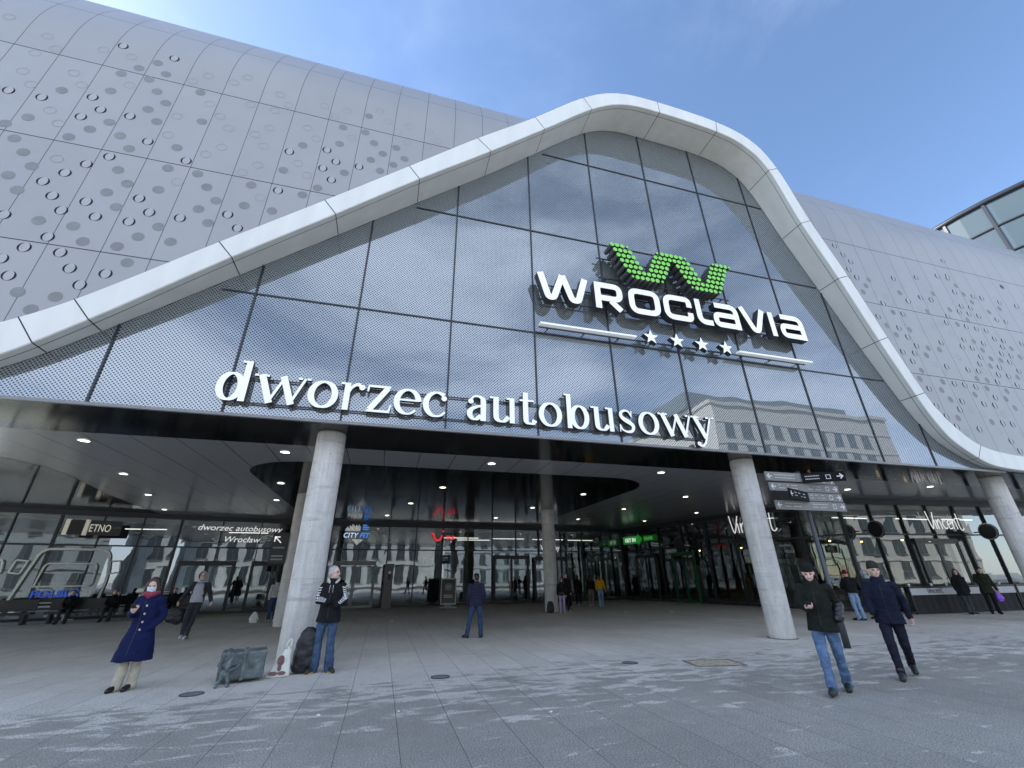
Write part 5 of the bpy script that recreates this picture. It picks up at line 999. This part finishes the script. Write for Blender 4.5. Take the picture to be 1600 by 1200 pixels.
# man with phone walking
def ex(e, J, H_, jk, bv):
    f = MB(); cap(f, J['wL'].lerp(J['eL'], .05), J['wL'].lerp(J['eL'], .9), .068, .078); me = to_mesh_remesh(f, .01, 2)
    push(me, lambda c_: .006*abs(sin(c_.z*60+noise.noise(c_*9)*2)))
    mobj('quilted_sleeve', me, mat('black_nylon_sheen', (.012, .012, .014), .3, bump=.5, bs=18), jk)
r1 = person((6.68, 5.98), (-.80, -.60), 1.76, 'young man in black beanie and black padded jacket reading his phone while walking', dict(sR=(.185, 0, 1.42), eR=(.24, .06, 1.17), wR=(.12, .27, 1.12), hR=(.08, .34, 1.14), sL=(-.185, 0, 1.42), eL=(-.27, -.10, 1.18), wL=(-.235, .05, .98), hL=(-.2, .1, .95), head=(0, .075, 1.62), neck=(0, .02, 1.49), kR=(.08, .17, .52), aR=(.07, .26, .095), tR=(.08, .42, .055), kL=(-.10, -.05, .49), aL=(-.09, -.25, .10), tL=(-.10, -.09, .035), curlR=(-.2, .2, .9)), BLG, (JEANL, .064), BOOT, hat=('beanie', BEAN), hair=None, nod=-.32, look=.05, coat=.80, arms=('hand', 'pocket'), extra=ex, skin=SKP)
phone_for(r1, (.075, .37, 1.17), Euler((radians(-40), .1, .2)), 'phone held by the young man in the black beanie')
r2 = person((8.62, 6.36), (-.78, -.62), 1.78, 'man in grey black beanie and navy parka walking beside the fingerpost', dict(eR=(.24, .05, 1.16), wR=(.21, .15, .97), hR=(.2, .2, .93), eL=(-.27, -.09, 1.15), wL=(-.28, -.06, .90), hL=(-.285, -.03, .80), kR=(.10, .16, .51), aR=(.09, .20, .09), tR=(.10, .37, .035), kL=(-.09, -.02, .49), aL=(-.11, -.38, .17), tL=(-.12, -.25, .06)), NVP, (cloth('navy_trousers', (.016, .017, .032)), .055), BOOT, hat=('beanie', cloth('olive_knit', (.035, .035, .028), bs=200)), look=.30, coat=.80, arms=('pocket', 'hand'), skin=SK)
# further people
person((17.2, 13.75), (.35, 1), 1.74, 'person in dark red beanie, black jacket and pale jeans leaning by the cafe glass', dict(head=(.0, .12, 1.58), neck=(0, .06, 1.46), eR=(.2, .2, 1.2), wR=(.12, .34, 1.1), eL=(-.2, .2, 1.2), wL=(-.12, .34, 1.1), kR=(.1, 0, .5), aR=(.13, -.05, .09), kL=(-.08, 0, .5), aL=(-.05, -.02, .09)), BLK, (JEANP, .064), SHB, hat=('beanie', REDB), coat=.90, arms=('pocket', 'pocket'), res=.6, puffer=True)
person((18.3, 13.9), (.3, 1), 1.72, 'person with pale grey hood and dark coat just behind the man in the navy parka', {}, CHAR, (CHAR, .06), PLUMB, hat=('hood', GRYH), coat=.82, arms=('pocket', 'pocket'), res=.6)
person((23.55, 14.0), (-.5, -.85), 1.72, 'young person in black hooded coat and white soled trainers leaning on the windbreak', dict(kR=(.1, .1, .5), aR=(.1, .14, .09), tR=(.1, .3, .04), kL=(-.07, .04, .5), aL=(-.04, .06, .09)), BLK, (cloth('dark_grey_jeans', (.05, .06, .07)), .068), SHB, hair=('long', HBK), coat=.72, arms=('pocket', 'pocket'), res=.6, look=-.5, sole=WHITE)
r5 = person((24.6, 13.75), (-.75, -.65), 1.84, 'dark haired man in olive coat bending forward with a purple bag in his hand', dict(head=(0, .16, 1.58), neck=(0, .1, 1.47), chest=(0, .06, 1.3), eR=(.22, .1, 1.2), wR=(.18, .3, 1.1), eL=(-.24, 0, 1.13), wL=(-.3, .02, .88), hL=(-.32, .03, .78)), OLIVE, (BLK, .058), SHB, hair=('short', HBK), coat=.74, arms=('pocket', 'hand'), res=.6, nod=-.35)
b_ = MB(); loft(b_, [(0, 0, 0, .1, .06), (0, 0, .08, .2, .1), (0, 0, .22, .18, .08), (0, 0, .34, .1, .04), (0, 0, .42, .03, .02)], 20); o = mobj('purple_bag', to_mesh_remesh(b_, .014, 3, .02, 9), mat('purple_plastic', (.24, .08, .62), .4)); o.location = (25.0, 13.62, .46); o.rotation_euler = (0, -.35, 0); tag(o, 'bright purple plastic bag held by the man in the olive coat', 'bag')
person((12.4, 25.2), (.4, 1), 1.74, 'woman in bright yellow jacket and pale jeans seen from behind walking away', dict(kR=(.1, .12, .5), aR=(.1, .2, .09), tR=(.1, .36, .035), kL=(-.08, -.02, .5), aL=(-.08, -.2, .12), tL=(-.08, -.06, .035), eR=(.25, -.06, 1.15), wR=(.3, -.1, .92), hR=(.31, -.12, .84)), YEL, (JEANP, .068), SHW, hair=('tail', HBK), coat=.92, arms=('hand', 'pocket'), res=.6)
person((9.1, 22.35), (-.1, -1), 1.78, 'man in dark clothes standing behind the child beside the slim column', {}, BLK, (BLK, .06), SHW, hair=('short', HBK), coat=.88, arms=('hand', 'hand'), res=.6, skin=SKP)
ch = person((8.62, 21.75), (-.25, -1), 1.58, 'child in dark top and lavender leggings with a black bag by the slim column', {}, BLK, (LAV, .048), SHW, hair=('long', HBR), coat=.90, arms=('hand', 'hand'), res=.6, slim=.85)
b_ = MB(); ball(b_, (0, 0, 0), (.16, .09, .11)); cap(b_, (0, .08, .1), (.1, .1, .5), .012, .012); o = mobj('shoulder_bag', to_mesh_remesh(b_, .012, 2), BAGB); o.location = (8.55, 21.6, .86); tag(o, 'round black shoulder bag of the child in lavender leggings', 'bag')
b_ = MB(); loft(b_, [(0, 0, 0, .14, .1), (0, 0, .1, .19, .13), (0, 0, .35, .17, .12), (0, 0, .5, .1, .07)], 20); o = mobj('backpack', to_mesh_remesh(b_, .014, 3, .01, 8), mat('black_red_nylon', (.02, .012, .012), .6)); o.location = (8.15, 22.15, 0); tag(o, 'black backpack on the ground at the foot of the slim column', 'bag')
person((10.9, 26.4), (.1, 1), 1.66, 'person in dusty pink jacket and black trousers standing with back turned by the doors', {}, DUSTY, (BLK, .055), SHB, hair=('short', HBK), coat=.9, arms=('pocket', 'pocket'), res=.6)
person((11.75, 26.9), (.3, 1), 1.7, 'person all in black in the group before the right hand doors', {}, BLK, (BLK, .058), SHW, hair=('short', HBK), coat=.84, arms=('pocket', 'pocket'), res=.6)
person((12.15, 25.9), (.5, 1), 1.68, 'person in black jacket and beige trousers left of the yellow jacket', {}, BLK, (BEIGE, .064), SHW, hair=('long', HBR), coat=.9, arms=('pocket', 'pocket'), res=.6)
person((-4.35, 22.6), (-.5, 1), 1.74, 'person in white jumper and dark jeans half hidden behind the second left column', dict(head=(0, .12, 1.6), eR=(.22, .12, 1.2), wR=(.2, .32, 1.02)), WHC, (DJEAN, .066), SHW, hair=('short', HBK), coat=.92, arms=('pocket', 'pocket'), res=.6)
b_ = MB(); loft(b_, [(0, 0, 0, .15, .09), (0, 0, .15, .19, .1), (0, 0, .3, .12, .05), (0, 0, .4, .05, .02)], 18); o = mobj('white_bag', to_mesh_remesh(b_, .014, 2, .012, 8), PLAS); o.location = (-4.95, 22.4, 0); tag(o, 'pale plastic bag on the ground left of the person in white', 'bag')
SIT = dict(pel=(0, 0, .52), waist=(0, .0, .66), chest=(0, .05, .88), neck=(0, .08, 1.07), head=(0, .14, 1.2), sR=(.18, .06, 1.0), sL=(-.18, .06, 1.0), eR=(.22, .1, .75), wR=(.12, .32, .66), eL=(-.22, .1, .75), wL=(-.12, .32, .66), hipR=(.1, .02, .5), hipL=(-.1, .02, .5), kR=(.13, .45, .5), kL=(-.13, .45, .5), aR=(.14, .45, .09), aL=(-.14, .45, .09), tR=(.15, .62, .035), tL=(-.15, .62, .035))
for i, (x, y_) in enumerate(((-13.1, 25.6), (-11.75, 26.05), (-9.7, 26.95))):
    person((x, y_), (.2, -1), 1.75, ['person in black seated on the bench at the far left', 'dark dressed person seated mid bench under the bus drawing', 'dark dressed person seated on the bench behind the woman in blue'][i], SIT, BLK, (CHAR, .06), SHB, hair=('short', HBK), coat=.55, arms=('pocket', 'pocket'), res=.6)
for i, (x, y_) in enumerate(((-15.4, 25.15), (-12.7, 25.85), (-10.0, 26.95))):
    e = empty('bench', (x, y_, 0), .22, ['dark bench under the bus drawing at the picture edge', 'dark bench in the middle of the row along the left glass', 'dark bench nearest the left station doors'][i], 'bench', 'benches along the left glass')
    d = MB(); d.box(-1.2, 1.2, -.25, .25, .38, .46); d.build('seat', BLACK, e); d = MB(); d.box(-1.2, 1.2, .22, .28, .5, .95); d.build('backrest', BLACK, e)
    for sx in (-1, 1): d = MB(); d.box(sx-.04, sx+.04, -.22, .26, 0, .38); d.build('leg', DARK, e)
# ------------------------------------------------------------------ far glass tower on the right
e = empty('glass_tower', (150, 48, 0), label='curved glass roofed building rising beyond the mall at the far right', cat='building')
TG = glass('tower_glass', (.40, .48, .52), (.06, .085, .095), .12, .1, .2); d = MB(); fr_ = MB()
e.location = (73, 4, 0)
def ringp(r_, z): return [(r_*cos(2*pi*k/48), 18+r_*sin(2*pi*k/48), z) for k in range(48)]
d.grid([ringp(18, z) for z in [0]+[9+2.25*i for i in range(13)]], 0, False, True); d.face(ringp(18, 36.02))
for k in range(36): a = 2*pi*(k+.35)/36; fr_.box(-.12, .12, -18.12, -17.9, 0, 36, 0, Matrix.Translation((0, 18, 0)) @ Matrix.Rotation(a, 4, 'Z'))
for z in [36-3.1*i for i in range(9)]: fr_.tube([ringp(18.04, z)[k % 48] for k in range(49)], (.3 if z > 35 else .11), 6, cap=False)
d.build('glass_wall', TG, e); fr_.build('glazing_bar', MULL, e)

# ------------------------------------------------------------------ street front opposite (seen only as reflections)
BEI = mat('beige_stone', (.64, .60, .54), .8, var=.06, vs=2); BEI2 = mat('pale_render', (.50, .54, .55), .8, var=.08, vs=1); BRK = mat('ochre_render', (.34, .37, .37), .8, var=.2); WIN = mat('window_pane', (.07, .085, .095), .08, spec=.6); GRZ = mat('grey_cladding', (.17, .2, .21), .5)
def block(name, x0, x1, y0, y1, h, m_, label, fl=3.6, ww=1.6, wh=2.3, gap=3.1, arch=False):
    e = empty(name, ((x0+x1)/2, y0, 0), label=label, cat='building'); hw = (x1-x0)/2; d = MB(); d.box(-hw, hw, -(y0-y1), 0, 0, h); d.box(-hw-.3, hw+.3, -(y0-y1), .3, h, h+.6); [d.box(-hw, hw, -.01, .12, fl*q-.25, fl*q-.05) for q in range(1, int(h/fl)+1)]; d.build('wall', m_, e)
    proto_ = None; n = int((x1-x0-2)/gap); cnt = 0
    for f_ in range(int(h/fl)):
        for k in range(n):
            x = -hw+1+gap*(k+.5); z = fl*f_+.9; 
            if cnt > 95: break
            if proto_ is None:
                g_ = MB(); g_.box(-ww/2, ww/2, -.02, .03, 0, wh); g_.box(-ww/2-.12, ww/2+.12, .0, .14, -.12, -.0, 1); g_.box(-.04, .04, .03, .07, 0, wh, 1); proto_ = g_.build('window', [WIN, GRZ], e); o = proto_
            else: o = proto_.copy(); COL.objects.link(o)
            o.location = (x, 0, z); cnt += 1
    return e
block('office_building', 50, 91, -35, -62, 28, BEI, 'beige stone office block opposite, seen mirrored in the gable glass', 3.6, 2.0, 2.5, 3.6)
d = MB(); d.box(49, 88, -58, -39, 28.7, 31.6); o = d.build('rooftop_storey', GRZ); tag(o, 'set back grey top storey on the beige office block', 'rooftop storey')
block('apartment_house', 22, 47, -32, -50, 15, BEI2, 'pale rendered house opposite mirrored at the middle doors', 3.4, 1.3, 2.0, 2.7)
block('station_building', -6, 20, -36, -52, 12.5, mat('cream_render', (.55, .56, .54), .8, var=.15, vs=.6), 'cream house with tall windows opposite the entrance', 4.2, 1.6, 3.0, 2.8)
block('brick_house', -34, -10, -33, -50, 14, BRK, 'brown brick house opposite the left side', 3.5, 1.3, 2.0, 3.0)
block('grey_house', -70, -38, -36, -56, 13, BEI2, 'pale house further along the street opposite', 3.4, 1.4, 2.0, 2.9)
block('long_house', -115, -74, -42, -60, 16, BEI2, 'long pale house at the end of the street opposite', 3.4, 1.5, 2.0, 3.4)
bpy.data.scenes.remove(TMP)
